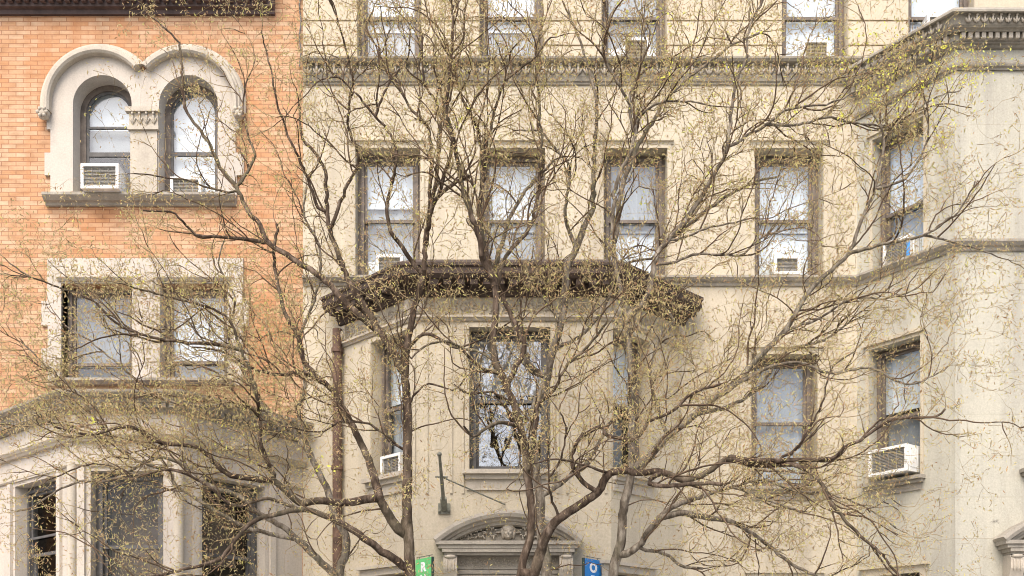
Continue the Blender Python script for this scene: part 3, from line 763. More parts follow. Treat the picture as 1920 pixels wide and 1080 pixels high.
# ------------------------------------------------------------------ things on the fronts
def acpx(F_,p0,p1,y0,y1,df,dback,label,**k):
    u0,za_=F_.uz(p0,y1,df); u1,_=F_.uz(p1,y1,df); um,zb_=F_.uz((p0+p1)/2,y0,df); _,za_=F_.uz((p0+p1)/2,y1,df)
    return air_conditioner(F_,u0,u1,za_,zb_,df,dback,label,**k)
acpx(MAIN,151,222,306,353,-.33,.3,'white air conditioner jutting from the left arched window',side=(X(147),X(241)))
acpx(MAIN,319,377,331,368,.16,.4,'grey faced air conditioner flush in the right arched window')
def side(F_,a,c): return (F_.U(a)+.1,F_.U(c)-.1)
acpx(MAIN,705,755,477,511,.1,.42,'white air conditioner in the second floor window nearest the brick house',side=(X(667)+.11,X(788)-.11))
acpx(MAIN,1452,1501,479,513,.1,.42,'white air conditioner in the all white window beside the right bay',side=(X(1415)+.11,X(1543)-.11))
acpx(fs,1655,1706,447,493,.02,.34,'air conditioner stuck round with blue tape on the right bay',side=(a2+.1,c2-.1),tape=True)
acpx(fs,1628,1700,838,888,-.3,.34,'white air conditioner jutting from the slanted right bay, first floor',side=(a1+.1,c1_-.1))
acpx(fc[0],713,750,852,894,-.02,.34,'white air conditioner in the narrow window under the hood',grille='ac_grille')
acpx(MAIN,1168,1219,70,117,.02,.36,'white framed air conditioner with brown front behind the tree top',grille='ac_tan',side=(X(1128)+.1,X(1250)-.1))
acpx(MAIN,1505,1556,74,113,.02,.36,'tan faced air conditioner in the top window beside the slanted cornice',grille='ac_tan',side=(X(1466)+.1,X(1590)-.1))
acpx(MAIN,1738,1790,26,66,.02,.36,'air conditioner half hidden behind the slanted bay cornice',side=(X(1703)+.1,X(1826)-.1))

t=empty('drainpipe',(-2.83,-.1,0),'rust brown drainpipe in the corner left of the narrow hood window','pipe')
b=MB(); b.tube([(-2.83,-.12,0),(-2.83,-.12,7.28)],.075,12); 
b.build('pipe',M['rust'],t)
for z in (3.0,5.0,6.9):
    b=MB(); b.tube([(-2.83,-.12,z),(-2.83,-.12,z+.07)],.095,12); b.build('collar',M['rust'],t)

p0=Vector((X(833,-1.3),-1.3,Z(953,-1.3))); p1=Vector((X(824,-2.3),-2.3,Z(852,-2.3)))
t=empty('flagpole',p0,'bare grey green flagpole slanting out above the carved doorway','flagpole')
b=MB(); b.tube([p0+Vector((0,-.05,0)),p0.lerp(p1,.5),p1],[.03,.026,.02],10); b.blob(p1,.035,.035,.035,None,8,5); b.build('pole',M['pole'],t)
b=MB(); b.box(fc[1],fc[1].U(833)-.09,fc[1].U(833)+.09,-.03,-.001,p0.z-.09,p0.z+.07); b.tube([p0+Vector((0,-.02,-.02)),p0.lerp(p1,.2)],.05,10); 
for s in (-1,1): b.fblob(fc[1],fc[1].U(833)+s*.07,-.04,p0.z-.05,.025,.02,.025)
b.build('bracket',M['pole'],t)
b=MB(); mid=p0.lerp(p1,.6); b.tube([mid+Vector((-.09,0,0)),mid+Vector((.09,0,0))],.012,6); b.tube([mid,Vector((X(947,-1.32),-1.32,Z(946,-1.32)))],.012,6); b.build('stay',M['pole'],t)
b=MB()
cab=[(X(563.5+1.5*math.sin(i*.9)),-.03,Z(-200+i*8.2)) for i in range(0,41)]
b.tube(cab,.012,6); tag(b.build('cable',M['darkframe']),'thin dark cable down the joint between brick and cream houses','cable')

def blade_sign(xa,ya,xb,yb,zt_,zb_,face,word,label,hand):
    """hanging sign: from the wall edge (xa, ya) out to (xb, yb); letters one below the other"""
    f=Face((xa,ya),(xb,yb)) if hand>0 else Face((xb,yb),(xa,ya))
    t=empty('hanging_sign',(xa,ya,zb_),label,'sign','hanging signs beside the doorway')
    b=MB(); b.box(f,0,f.L,0,.03,zb_,zt_); b.build('board',M[face],t)
    b=MB(); e=(f.L-.0,f.L+.02) if hand>0 else (-.02,0)
    b.box(f,e[0]+.001,e[1],-.004,.034,zb_,zt_); b.build('edge_strip',M['edge'],t)
    b=MB()
    for q in (.2,.8): b.tube([f.p(f.L*q,.015,zt_-.01),f.p(f.L*q,.015,zt_+.035)],.008,6)
    b.tube([f.p(0,.015,zt_+.03),f.p(f.L,.015,zt_+.03)],.007,6); b.build('hanger',M['pole'],t)
    for i,ch in enumerate(word):
        cu=bpy.data.curves.new('letter','FONT'); cu.body=ch; cu.size=.185; cu.align_x='CENTER'; cu.extrude=.002; cu.offset=.0085
        tmp=bpy.data.objects.new('tmp',cu); COL.objects.link(tmp)
        dg=bpy.context.evaluated_depsgraph_get(); me=bpy.data.meshes.new_from_object(tmp.evaluated_get(dg))
        bpy.data.objects.remove(tmp)
        me.materials.clear(); me.materials.append(M['letter']); me.name='letter'
        o=bpy.data.objects.new('letter',me); COL.objects.link(o); o.parent=t
        B=Matrix((f.u*1.35,Vector((0,0,1)),f.n)).transposed().to_4x4()
        loc=f.p(f.L*.5,-.004,zt_-.19-i*.185)-Vector((xa,ya,zb_))
        o.matrix_local=Matrix.Translation(loc)@B
    return t
blade_sign(X(779,-1.38),-1.38,X(809,-1.78),-1.78,3.40,1.6,'green','RU','green hanging sign with white letters at the left of the doorway',1)
blade_sign(X(1128,-1.38),-1.38,X(1096,-1.78),-1.78,3.385,1.6,'blue','OP','blue hanging sign with white letters at the right of the doorway',-1)
#TREES
# ================================================================== STREET TREES
# limbs are polylines of (photo px, py); r0, r1 are limb radii in the same pixels; dy is how far the limb
# leans towards (-) or away from (+) the street along its length, in metres
TREES=[
 dict(Y=-5.0,bark='bark_dark',label='dark barked street tree with a forked trunk behind the green sign',limbs=[
  ([(775,1560),(773,1300),(770,1085),(767,1030),(764,985),(763,930),(764,850),(763,760),(759,700),(761,655)],16,7.5,0),
  ([(761,655),(772,600),(777,573),(793,517),(798,457),(806,405),(812,373),(818,333),(823,273),(827,237),(833,184)],7.5,2.5,-.5),
  ([(798,457),(806,400),(822,368),(850,345),(880,330)],6,3,-.6),
  ([(757,700),(740,665),(717,627),(693,607),(653,573),(607,523),(556,489),(506,458),(486,420),(467,400),(447,358),(412,311),(389,264),(358,222),(346,195),(339,97),(323,66),(272,20)],9,1.5,1.0),
  ([(717,627),(690,585),(660,540),(627,457),(617,420),(613,383),(608,317),(587,281),(566,258),(560,193)],8,2,.4),
  ([(502,456),(428,445),(366,439),(327,400),(270,395)],4.5,1.5,-.6),
  ([(447,352),(478,296),(470,268),(455,210),(462,150)],3.5,1.3,.4),
  ([(599,400),(575,330),(540,250),(520,190),(505,120),(490,60)],3.5,1.3,-.5),
  ([(451,358),(412,358),(350,338),(250,325)],2.5,1.2,-.5),
  ([(620,430),(650,350),(672,300),(652,230),(660,150),(640,60),(618,0)],4,1.5,-.7),
  ([(793,517),(752,462),(725,400),(744,284),(705,219),(640,148),(604,148)],5,1.6,-.6),
  ([(705,219),(726,160),(761,116),(770,60)],3,1.3,.3),
  ([(806,405),(806,255),(773,207),(741,151),(720,127),(700,40)],4.5,1.5,.5),
  ([(822,368),(850,255),(827,222),(815,190),(794,142),(790,60)],4,1.5,.3),
  ([(764,980),(751,998),(712,938),(702,933),(648,942),(595,938),(563,943),(517,904),(500,900),(430,890),(387,851),(355,835),(300,830),(240,800),(170,815),(100,800)],11,2,-1.0),
  ([(517,900),(493,844),(489,820),(485,760),(470,700),(450,650),(420,590),(330,560),(250,540)],5,1.6,-.8),
  ([(450,655),(400,645),(330,640),(260,625),(210,600),(170,560),(115,540),(60,520),(20,495)],4,1.3,-.6),
  ([(712,938),(693,867),(670,817),(647,773),(633,740),(610,720),(573,683),(560,633),(533,583),(514,485),(520,420)],9,2.5,.7),
  ([(610,720),(570,700),(520,702),(470,690),(420,660),(360,650)],5,1.5,-.5),
  ([(770,1075),(758,1062),(719,1034),(666,998),(631,977),(595,962),(560,955),(507,967),(468,982),(430,1027),(412,1048),(338,1070),(246,1090)],9,2.5,-1.2),
  ([(560,955),(500,935),(440,948),(380,905),(320,880),(260,890),(180,870),(90,900)],4,1.3,-.6),
  ([(762,655),(800,625),(850,650),(900,660),(940,690)],4,2,-.6),
  ([(764,850),(700,800),(640,790),(600,810),(540,800)],3,1.3,-.6),
  ([(763,760),(800,720),(850,730),(880,700)],2.5,1.2,-.5),
 ]),
 dict(Y=-3.9,bark='bark_grey',label='grey barked curving street tree behind the forked dark tree',limbs=[
  ([(610,1560),(620,1300),(636,1080),(645,1048),(650,1012),(641,991),(624,959),(613,917),(590,870),(566,830),(540,800),(500,770),(470,720)],17,4,.4),
  ([(636,1085),(595,1048),(560,1012),(521,982),(480,960),(450,930),(400,915),(340,870),(290,860),(210,900),(140,905),(60,950)],8,1.6,-.8),
  ([(560,1012),(482,996),(440,978),(380,943),(327,908),(317,883),(250,860),(190,800),(150,740),(90,690),(40,640)],5,1.4,-.9),
  ([(590,870),(560,780),(575,710),(560,640),(590,560),(600,470),(570,400),(580,330)],5,1.6,-.3),
  ([(500,770),(440,760),(370,760),(300,745),(230,690),(170,640),(120,610)],4,1.3,-.6),
  ([(470,720),(430,640),(440,560),(410,500),(420,450)],3.5,1.3,-.3),
 ]),
 dict(Y=-5.6,bark='bark_dark',label='slim dark street tree in front of the carved doorway',limbs=[
  ([(958,1560),(966,1250),(978,1070),(991,1024),(996,972),(994,930),(988,890),(983,840),(977,800),(963,757),(950,727),(937,700),(927,673),(923,640),(928,600),(931,560),(925,517)],11,6,0),
  ([(931,540),(907,487),(893,427),(870,367),(862,320),(850,262),(838,210),(844,130),(850,60),(846,0)],7,2,-.5),
  ([(925,517),(912,480),(903,440),(900,373),(907,323),(901,267),(892,234),(865,178),(844,100)],7,2,.5),
  ([(903,340),(915,260),(942,163),(975,130),(1001,110),(1030,70)],4,1.6,-.4),
  ([(937,700),(900,690),(860,650),(830,640),(795,650),(770,672)],4,1.6,-.6),
  ([(950,727),(983,655),(973,627),(947,567),(933,530),(950,480),(990,430),(1010,360),(1016,250),(1010,237),(1012,184),(1004,120),(1015,40)],6,2,.4),
  ([(988,890),(1003,820),(1010,760),(1040,730),(1060,690),(1110,640),(1140,600)],5,2,-.7),
  ([(978,800),(940,792),(915,800),(890,820),(870,800)],5,2,-.8),
  ([(963,757),(920,735),(880,740),(850,720)],3,1.3,-.4),
  ([(972,1075),(1000,1075),(1010,1047),(1022,1007),(1039,982),(1052,970),(1085,948),(1120,924),(1141,889),(1169,883),(1197,887),(1240,885),(1282,901),(1324,887),(1365,859),(1406,863),(1462,863),(1560,859),(1582,839),(1610,827),(1672,788),(1750,782),(1773,767)],12,2,-1.1),
  ([(1365,859),(1425,872),(1492,872),(1537,902),(1560,944),(1605,996),(1650,1037),(1684,1079),(1720,1120)],6,2,-.5),
  ([(1120,924),(1090,900),(1070,860),(1090,820),(1130,800),(1132,812),(1177,826),(1199,819),(1216,791),(1258,773),(1297,738),(1350,720)],5,2.5,-.4),
  ([(1141,889),(1090,870),(1040,860),(1000,870)],3,1.4,-.4),
  ([(1052,970),(1035,940),(1030,900),(1050,860),(1060,800),(1040,760)],3,1.4,-.5),
  ([(1240,885),(1215,905),(1260,912),(1300,906),(1355,908)],5,3.5,-.3),
  ([(1462,863),(1500,830),(1540,760),(1560,690),(1600,660)],3,1.3,-.4),
 ]),
 dict(Y=-3.6,bark='bark_grey',label='pale speckled tree trunk just behind the slim dark tree',limbs=[
  ([(1040,1560),(1034,1250),(1026,1080),(1021,1034),(1014,992),(1012,930),(1004,870),(998,807),(1006,757),(1026,707),(1037,657),(1051,610),(1058,567),(1062,503),(1080,467),(1093,427)],15,6,.1),
  ([(1093,427),(1112,388),(1112,329),(1118,240),(1116,180),(1100,119),(1087,74),(1064,18)],5.5,2,-.3),
  ([(1080,467),(1060,400),(1070,317),(1046,284),(1016,249),(975,243)],4.5,1.6,-.5),
  ([(1026,707),(990,680),(958,590),(935,547),(922,517),(938,470),(960,400),(1000,340),(1040,300)],8,2.5,-.4),
  ([(1037,657),(1100,620),(1140,560),(1160,500),(1230,483)],4,2,-.7),
  ([(1012,930),(1060,900),(1100,868),(1140,800),(1160,770)],6,3,.4),
  ([(1051,610),(1020,560),(990,520),(1000,470)],3,1.4,-.3),
 ]),
 dict(Y=-4.6,bark='bark_grey',label='grey barked street tree with a long limb rising to the right',limbs=[
  ([(1130,1560),(1138,1250),(1150,1080),(1162,1027),(1169,959),(1178,915),(1186,880),(1215,860),(1251,819),(1304,777),(1329,752),(1382,718),(1417,675),(1473,619),(1507,560),(1543,520),(1590,477),(1617,407),(1640,357),(1657,260),(1633,207)],17,2,-.4),
  ([(1590,477),(1650,460),(1733,440),(1780,410),(1800,393),(1830,340)],4,1.4,-.5),
  ([(1733,440),(1817,463),(1870,480)],2.5,1.2,.2),
  ([(1640,357),(1700,330),(1740,260),(1732,200)],3,1.3,-.3),
  ([(1657,260),(1700,220),(1760,180),(1800,170)],2.5,1.2,.3),
  ([(1186,880),(1183,760),(1180,650),(1172,590),(1157,515),(1150,447),(1150,388),(1158,338),(1183,284),(1190,252),(1193,225),(1175,184),(1151,142),(1133,104),(1139,44),(1130,-20)],8,2,-.6),
  ([(1152,447),(1168,344),(1186,299),(1204,258),(1234,213),(1246,190),(1281,154),(1335,113),(1376,83),(1430,60)],6,2,.5),
  ([(1172,600),(1210,560),(1230,483),(1251,453),(1304,388),(1337,329),(1361,284),(1373,193),(1379,154),(1400,110),(1403,59),(1430,0)],7,2,-.3),
  ([(1361,279),(1406,252),(1441,231),(1480,204),(1554,193),(1610,170)],3.5,1.5,-.4),
  ([(1441,234),(1495,234),(1551,219),(1584,228),(1640,234),(1690,240)],3,1.4,.3),
  ([(1251,453),(1307,409),(1349,376),(1384,356),(1426,338),(1456,332)],5,2,.5),
  ([(1260,453),(1313,433),(1379,415),(1411,409)],2.6,1.4,-.2),
  ([(1248,500),(1307,477),(1393,477),(1423,447),(1480,430)],3,1.4,-.5),
  ([(1193,225),(1230,195),(1290,190),(1340,200)],3,1.3,-.3),
  ([(1190,252),(1180,190),(1200,130),(1210,60),(1190,0)],3.5,1.5,.4),
  ([(1382,718),(1440,690),(1500,680),(1560,700),(1630,690),(1700,720),(1760,700)],4.5,1.5,-.4),
  ([(1304,777),(1370,760),(1430,720),(1470,660),(1540,640),(1600,600)],4.5,1.5,.5),
  ([(1473,619),(1530,600),(1600,560),(1660,560),(1720,540)],3,1.3,-.5),
  ([(1165,1041),(1194,1027),(1215,998),(1249,959),(1286,940),(1324,929),(1369,914),(1420,930),(1500,960)],8,2,-.6),
  ([(1235,974),(1275,962),(1324,970),(1369,977),(1410,1000),(1462,1041),(1500,1067),(1537,1085),(1600,1130)],7,2,-.4),
  ([(1200,1030),(1249,1039),(1275,1060),(1316,1067)],4,2.5,.2),
  ([(1369,914),(1430,900),(1490,920),(1550,925),(1620,950),(1680,990)],3,1.3,-.4),
  ([(1251,819),(1235,770),(1220,700),(1235,640),(1262,600),(1230,560)],4,1.8,.4),
 ]),
]
# how thickly the fine growth fills the crown: rows every 90 px down, columns every 120 px across
DENS=[
 [0,0,2,4,6,8,9,9,9,9,9,8,7,5,2,0,0],
 [0,0,2,4,6,9,9,9,9,9,9,8,8,8,7,4,0],
 [0,0,2,4,6,8,9,9,9,9,9,8,7,8,8,7,1],
 [0,0,2,4,6,7,9,9,9,9,9,6,8,8,8,7,3],
 [1,2,3,5,6,7,8,9,9,9,8,6,7,7,7,7,4],
 [4,6,6,5,6,7,7,9,9,9,8,6,6,6,7,7,5],
 [6,7,7,8,8,8,9,9,9,9,9,8,8,7,8,8,4],
 [6,7,7,8,8,8,7,6,6,7,9,9,9,9,9,8,3],
 [7,8,9,9,9,8,7,5,6,7,9,9,9,9,9,8,4],
 [7,8,9,9,9,8,7,5,6,7,8,8,9,9,8,7,3],
 [5,6,7,7,7,6,6,3,3,5,5,7,8,9,7,4,1],
 [4,4,5,5,5,4,4,2,2,3,3,6,7,8,6,3,0],
 [2,3,3,4,4,4,3,2,1,2,3,5,6,6,4,2,0],
]
DENS=np.array(DENS,float)/9
DENS[:5,4:11]*=.80; DENS[4:8,5:11]*=.78; DENS[6:10,0:5]*=1.25; DENS[8:10,13:16]*=.62; DENS[3:7,4:11]*=.9
def density(px,py):
    gx=np.clip(px/120,0,DENS.shape[1]-1.001); gy=np.clip(py/90,0,DENS.shape[0]-1.001)
    i=gx.astype(int); j=gy.astype(int); fx=gx-i; fy=gy-j
    return (DENS[j,i]*(1-fx)*(1-fy)+DENS[j,i+1]*fx*(1-fy)+DENS[j+1,i]*(1-fx)*fy+DENS[j+1,i+1]*fx*fy)

pos=[];par=[];rad=[];tid=[];skel=[];top=0
def catmull(pts,n=10):
    o=[]; q=[np.array(p,float) for p in pts]; q=[2*q[0]-q[1]]+q+[2*q[-1]-q[-2]]
    for i in range(1,len(q)-2):
        for k in range(n):
            t=k/n
            o.append(.5*((2*q[i])+(-q[i-1]+q[i+1])*t+(2*q[i-1]-5*q[i]+4*q[i+1]-q[i+2])*t*t+(-q[i-1]+3*q[i]-3*q[i+1]+q[i+2])*t**3))
    o.append(q[-2]); return np.array(o)
for ti,T in enumerate(TREES):
    first=len(pos); idx_px=[]
    for li,(pts,r0,r1,dy) in enumerate(T['limbs']):
        c=catmull(pts); seg=np.linalg.norm(np.diff(c,axis=0),axis=1); s_=np.concatenate([[0],np.cumsum(seg)])
        n=max(2,int(s_[-1]/11)); ss=np.linspace(0,s_[-1],n+1)
        cx=np.interp(ss,s_,c[:,0]); cy=np.interp(ss,s_,c[:,1])
        wob=min(2.2,18/r0)
        cx[1:]+=rng.normal(0,wob*.5,n); cy[1:]+=rng.normal(0,wob*.35,n)
        if li==0: prev=-1; y0=T['Y']
        else:
            # join the nearest node of the same tree
            k=min(range(first,len(pos)),key=lambda i:(idx_px[i-first][0]-cx[0])**2+(idx_px[i-first][1]-cy[0])**2)
            prev=k; y0=pos[k][1]
        w=0
        for i in range(n+1):
            t=ss[i]/s_[-1]
            if li>0 and i==0: continue
            w=w*.85+rng.normal(0,.012)
            Y=min(-2.15,y0+dy*t+w*(1 if li else .3))
            q=P3(cx[i],cy[i],Y)
            pos.append(q[:]); par.append(prev); rad.append((r0+(r1-r0)*t**.6)*(D0+Y)/F); tid.append(ti); skel.append(True)
            idx_px.append((cx[i],cy[i])); prev=len(pos)-1
nsk=len(pos)
# --- boughs, branchlets and twigs spring from the traced limbs, leaning outwards from the crowns' common heart
kids={}; gdir={}; lev={}
for i in range(nsk):
    if par[i]>=0: kids[par[i]]=kids.get(par[i],0)+1; v=np.array(pos[i])-np.array(pos[par[i]]); gdir[i]=v/(np.linalg.norm(v)+1e-9)
HEART=np.array([X(960,-4.7),-4.7,Z(1020,-4.7)])
def proj(q): k=F/(D0+q[1]); return 960+q[0]*k, HZ-(q[2]-EYE)*k
def dens1(q):
    a,c=proj(q); return float(density(np.array([a]),np.array([c]))[0])
LV={1:dict(l=(.5,1.35),gap=.26,r=(.0075,.0125),wig=.16,out=.30),2:dict(l=(.2,.6),gap=.19,r=(.0048,.0065),wig=.24,out=.18),3:dict(l=(.07,.24),gap=.165,r=(.0028,.004),wig=.30,out=.10)}
def grow(n,d,level,length):
    c=LV[level]; step=.075 if level<3 else .05; k=max(2,int(length/step)); r0=min(rng.uniform(*c['r']),rad[n]*.8 if level==1 else 1); p=n
    q=np.array(pos[n]); bend=rng.normal(0,.10,3); bend[2]+=.05; prev=[]
    dens0=dens1(q+d*length)
    if rng.random()>dens0*.93+.02: return
    for i in range(k):
        rr=q-HEART; rr[1]*=.4; rr/=np.linalg.norm(rr)+1e-9
        d=d+bend+rng.normal(0,c['wig'],3)*np.array([1,.8,1])+rr*c['out']*.25
        d/=np.linalg.norm(d); q=q+d*step
        if q[1]>-2.1: q[1]=-2.1; d[1]=-abs(d[1])
        pos.append(tuple(q)); par.append(p); tid.append(tid[n]); skel.append(False); rad.append(r0*(1-.55*(i+1)/k)); p=len(pos)-1
        gdir[p]=d; kids[par[-1]]=kids.get(par[-1],0)+1; prev.append(p)
    if level<3:
        nx=LV[level+1]; s=rng.uniform(0,nx['gap'])
        while s<length+nx['gap']:
            m=prev[min(k-1,int(s/step))]; side(m,gdir[m],level+1); s+=nx['gap']*rng.uniform(.6,1.4)
def side(n,d,level):
    c=LV[level]; v=np.cross(d,rng.normal(0,1,3)); v/=np.linalg.norm(v)+1e-9; v[1]*=.7
    a=R(rng.uniform(28,68)); rr=np.array(pos[n])-HEART; rr[1]*=.4; rr/=np.linalg.norm(rr)+1e-9
    e=d*math.cos(a)+v*math.sin(a)+rr*c['out']; e[2]+=.12 if level<3 else .02; e/=np.linalg.norm(e)
    grow(n,e,level,rng.uniform(*c['l']))
for i in range(nsk):
    if i not in gdir or pos[i][2]<2.6 or rad[i]>.075: continue
    st=.075
    if rng.random()<st/LV[1]['gap']*(1.0 if rad[i]<.04 else .5): side(i,gdir[i],1)
    elif rad[i]<.03 and rng.random()<.35: side(i,gdir[i],2)
    elif rad[i]<.03 and rng.random()<.3: side(i,gdir[i],3)
    if i not in kids:
        for _ in range(2): grow(i,gdir[i],2,rng.uniform(.3,.6))
ngrow=len(pos)
# --- space colonisation: more twigs grow towards free points spread through the crowns
NATT=3200
ap=[]
while len(ap)<NATT:
    px=rng.uniform(-60,1960,4000); py=rng.uniform(-70,1150,4000)
    k=rng.random(4000)<density(px,py)**1.25
    for a_,c_ in zip(px[k],py[k]):
        Y=min(-2.25,-4.7+rng.normal(0,1.05)); ap.append(P3(a_,c_,Y)[:])
ap=np.array(ap[:NATT]); STEP,KILL=.085,.16
P=np.array(pos); 
rd=np.array(rad); rd[nsk:]=.01; use=np.where((rd<.075)&(P[:,2]>2.4))[0]
kd=kdtree.KDTree(len(use))
for k,i in enumerate(use): kd.insert(P[i],int(i))
kd.balance()
near=np.empty(NATT,int); nd=np.empty(NATT)
for i in range(NATT):
    _,k,dd=kd.find(ap[i]); near[i]=k; nd[i]=dd
ok=nd>KILL*.5; ap=ap[ok]; near=near[ok]; nd=nd[ok]
for it in range(140):
    if len(ap)==0: break
    u,inv=np.unique(near,return_inverse=True)
    P=np.array(pos)
    dv=ap-P[near]; dv/=np.linalg.norm(dv,axis=1)[:,None]+1e-9
    sm=np.stack([np.bincount(inv,dv[:,c],len(u)) for c in range(3)],1)
    new=[];sat=set()
    for k,n in enumerate(u):
        n=int(n)
        if kids.get(n,0)>=4: sat.add(n); continue
        v=sm[k]; v=v/(np.linalg.norm(v)+1e-9)
        if n in gdir: v=v+.55*gdir[n]
        v=v+rng.normal(0,.26,3); v[2]+=.05; v/=np.linalg.norm(v)
        q=P[n]+v*STEP
        if q[1]>-2.1: q[1]=-2.1
        pos.append(tuple(q)); par.append(n); tid.append(tid[n]); skel.append(False); rad.append(0)
        kids[n]=kids.get(n,0)+1; gdir[len(pos)-1]=v; new.append(len(pos)-1)
    if sat:
        keep=~np.isin(near,list(sat)); ap=ap[keep];near=near[keep];nd=nd[keep]
    if not new or len(ap)==0: break
    kd=kdtree.KDTree(len(new))
    for n in new: kd.insert(pos[n],n)
    kd.balance()
    keep=np.ones(len(ap),bool)
    for i in range(len(ap)):
        _,k,dd=kd.find(ap[i])
        if dd<nd[i]: nd[i]=dd; near[i]=k
        if nd[i]<KILL: keep[i]=False
    ap=ap[keep];near=near[keep];nd=nd[keep]
# --- short spurs and drooping tips
haskid=set(par); base=len(pos)
for n in range(nsk,base):
    tip=n not in haskid
    if n<ngrow and not (tip and rng.random()<.2): continue
    for _ in range(2 if tip else (1 if rng.random()<.4 else 0)):
        v=rng.normal(0,1,3); v[2]=v[2]*.7+.25
        if n in gdir: v=v*.75+gdir[n]*(1.1 if tip else .35)
        v/=np.linalg.norm(v); p=n; q=np.array(pos[n]); cv=rng.normal(0,.35,3); cv[2]+=rng.choice([-.25,.2])
        for k in range(rng.integers(2,5)):
            v=v+cv*.5+rng.normal(0,.15,3); v/=np.linalg.norm(v); q=q+v*rng.uniform(.035,.075)
            pos.append(tuple(q)); par.append(p); tid.append(tid[n]); skel.append(False); rad.append(0); p=len(pos)-1
n_=len(pos); P=np.array(pos); par=np.array(par); tid=np.array(tid); sk=np.array(skel); rad=np.array(rad,float)
# pipe model for the fine growth
acc=np.zeros(n_); G=2.35; r_tip=.0029; giv=rad.copy()
for i in range(n_-1,nsk-1,-1):
    if acc[i]==0: acc[i]=r_tip**G
    rad[i]=max(giv[i],min(acc[i]**(1/G),.009))
    if not sk[par[i]]: acc[par[i]]+=acc[i]*.5
# main child of every node continues its tube
mainc=np.full(n_,-1)
for i in range(n_):
    p=par[i]
    if p>=0 and sk[p]==sk[i]:
        if sk[i]:
            if mainc[p]<0: mainc[p]=i
        elif mainc[p]<0 or rad[i]>rad[mainc[p]]: mainc[p]=i
din=np.zeros((n_,3)); m_=par>=0
din[m_]=P[m_]-P[par[m_]]; din[~m_]=(0,0,1)
din/=np.linalg.norm(din,axis=1)[:,None]+1e-9
tan=din.copy(); h_=mainc>=0; tan[h_]+=din[mainc[h_]]; tan/=np.linalg.norm(tan,axis=1)[:,None]+1e-9
ref=np.array([.23,.94,.25]); ref/=np.linalg.norm(ref)
def ring(c,t,r,ns):
    a=np.cross(t,ref); a/=np.linalg.norm(a,axis=1)[:,None]+1e-9; b_=np.cross(t,a)
    q=2*np.pi*np.arange(ns)/ns
    return c[:,None,:]+r[:,None,None]*(a[:,None,:]*np.cos(q)[None,:,None]+b_[:,None,:]*np.sin(q)[None,:,None])
def np_mesh(name,V,Fc,mat_,parent,smooth=True,mats=None,mi=None):
    V=V-np.array(parent.location)[None]
    me=bpy.data.meshes.new(name); me.vertices.add(len(V)); me.vertices.foreach_set('co',V.ravel().astype(np.float32))
    k=Fc.shape[1]; me.loops.add(Fc.size); me.loops.foreach_set('vertex_index',Fc.ravel().astype(np.int32))
    me.polygons.add(len(Fc)); me.polygons.foreach_set('loop_start',np.arange(0,Fc.size,k,dtype=np.int32))
    me.polygons.foreach_set('loop_total',np.full(len(Fc),k,np.int32)); me.polygons.foreach_set('use_smooth',np.full(len(Fc),smooth))
    me.materials.append(mat_)
    if mats: me.materials.append(mats); me.polygons.foreach_set('material_index',mi.astype(np.int32))
    me.update(); me.validate()
    o=bpy.data.objects.new(name,me); COL.objects.link(o); o.parent=parent; return o
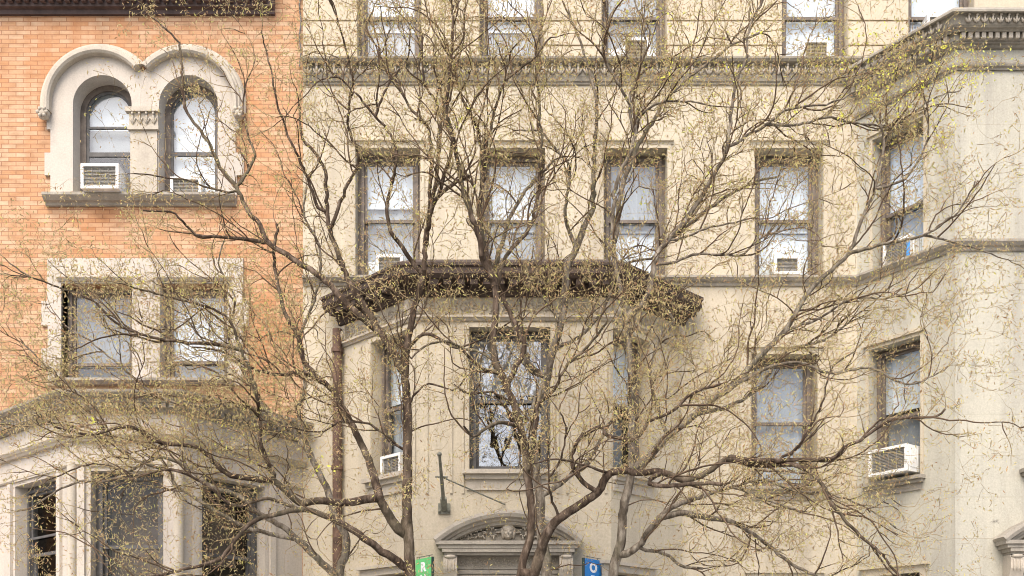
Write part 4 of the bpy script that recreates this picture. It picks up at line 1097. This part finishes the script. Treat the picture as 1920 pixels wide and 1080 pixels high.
def tubes(name,idx,ns,mat_,parent,fine_mat=None):
    idx=idx[par[idx]>=0]; p=par[idx]
    cont=(mainc[p]==idx)
    tp=np.where(cont[:,None],tan[p],din[idx]); rp=np.where(cont,np.where(sk[p]==sk[idx],rad[p],rad[idx]),rad[idx]*1.05)
    A=ring(P[p],tp,rp,ns); B=ring(P[idx],tan[idx],rad[idx],ns)
    if ns>=8:      # knobbly bark on the thick limbs
        A=P[p][:,None]+(A-P[p][:,None])*(1+.06*np.sin(P[p][:,2]*9+np.arange(ns)[None].T*2.1).T[:,:,None])
        B=P[idx][:,None]+(B-P[idx][:,None])*(1+.06*np.sin(P[idx][:,2]*9+np.arange(ns)[None].T*2.1).T[:,:,None])
    V=np.concatenate([A,B],1).reshape(-1,3); j=np.arange(ns); k=(j+1)%ns
    f=np.stack([j,k,ns+k,ns+j],1); Fc=(f[None]+(np.arange(len(idx))*2*ns)[:,None,None]).reshape(-1,4)
    if fine_mat: return np_mesh(name,V,Fc,mat_,parent,True,fine_mat,np.repeat(rad[idx]<.0043,ns))
    return np_mesh(name,V,Fc,mat_,parent)
haskid=np.zeros(n_,bool); haskid[par[m_]]=True
def leaves(nodes,per,lmin,lmax,wid,droop,spread=.035):
    n=len(nodes)*per; c=np.repeat(P[nodes],per,0)+rng.normal(0,spread,(n,3))
    t=rng.normal(0,1,(n,3)); t[:,2]-=droop; t/=np.linalg.norm(t,axis=1)[:,None]
    s=np.cross(t,rng.normal(0,1,(n,3))); s/=np.linalg.norm(s,axis=1)[:,None]+1e-9
    l=rng.uniform(lmin,lmax,n)[:,None]; w=l*wid
    nn=np.cross(s,t)*l*.12
    V=np.stack([c,c+t*l*.5+s*w+nn,c+t*l,c+t*l*.5-s*w+nn],1).reshape(-1,3)
    Fc=(np.array([[0,1,2,3]])+(np.arange(n)*4)[:,None])
    return V,Fc
for ti,T in enumerate(TREES):
    root=np.where((tid==ti)&(par<0))[0][0]; bx=Vector(P[root]); 
    t=empty('street_tree',(bx.x,bx.y,0),T['label'],'tree','budding street trees')
    mk=tid==ti
    trk=np.where(mk&sk)[0]; tw=np.where(mk&~sk)[0]
    tubes('trunk',trk,9,M[T['bark']],t)
    tubes('twigs',tw,4,M['twig'],t,M['fine'])
    tips=tw[~haskid[tw]]; mid=tw[haskid[tw]&(rng.random(len(tw))<.18)]
    V1,F1=leaves(tips,7,.024,.06,.14,.8,.045); V2,F2=leaves(mid,4,.02,.042,.14,.9,.045)
    V=np.concatenate([V1,V2]); Fc=np.concatenate([F1,F2+len(V1)])
    np_mesh('foliage',V,Fc,M['leaf'],t,False)
    # fresh yellow-green tufts, mostly towards the top right
    pxs=960+P[tips][:,0]*F/(D0+P[tips][:,1]); pys=HZ-(P[tips][:,2]-EYE)*F/(D0+P[tips][:,1])
    w=.0025+.035*((pxs>1150)&(pys<260))+.10*((pxs>1560)&(pys<260))
    bl=tips[rng.random(len(tips))<w]
    if len(bl):
        V,Fc=leaves(bl,9,.028,.05,.26,.3,.08); np_mesh('young_leaves',V,Fc,M['bloom'],t,False)
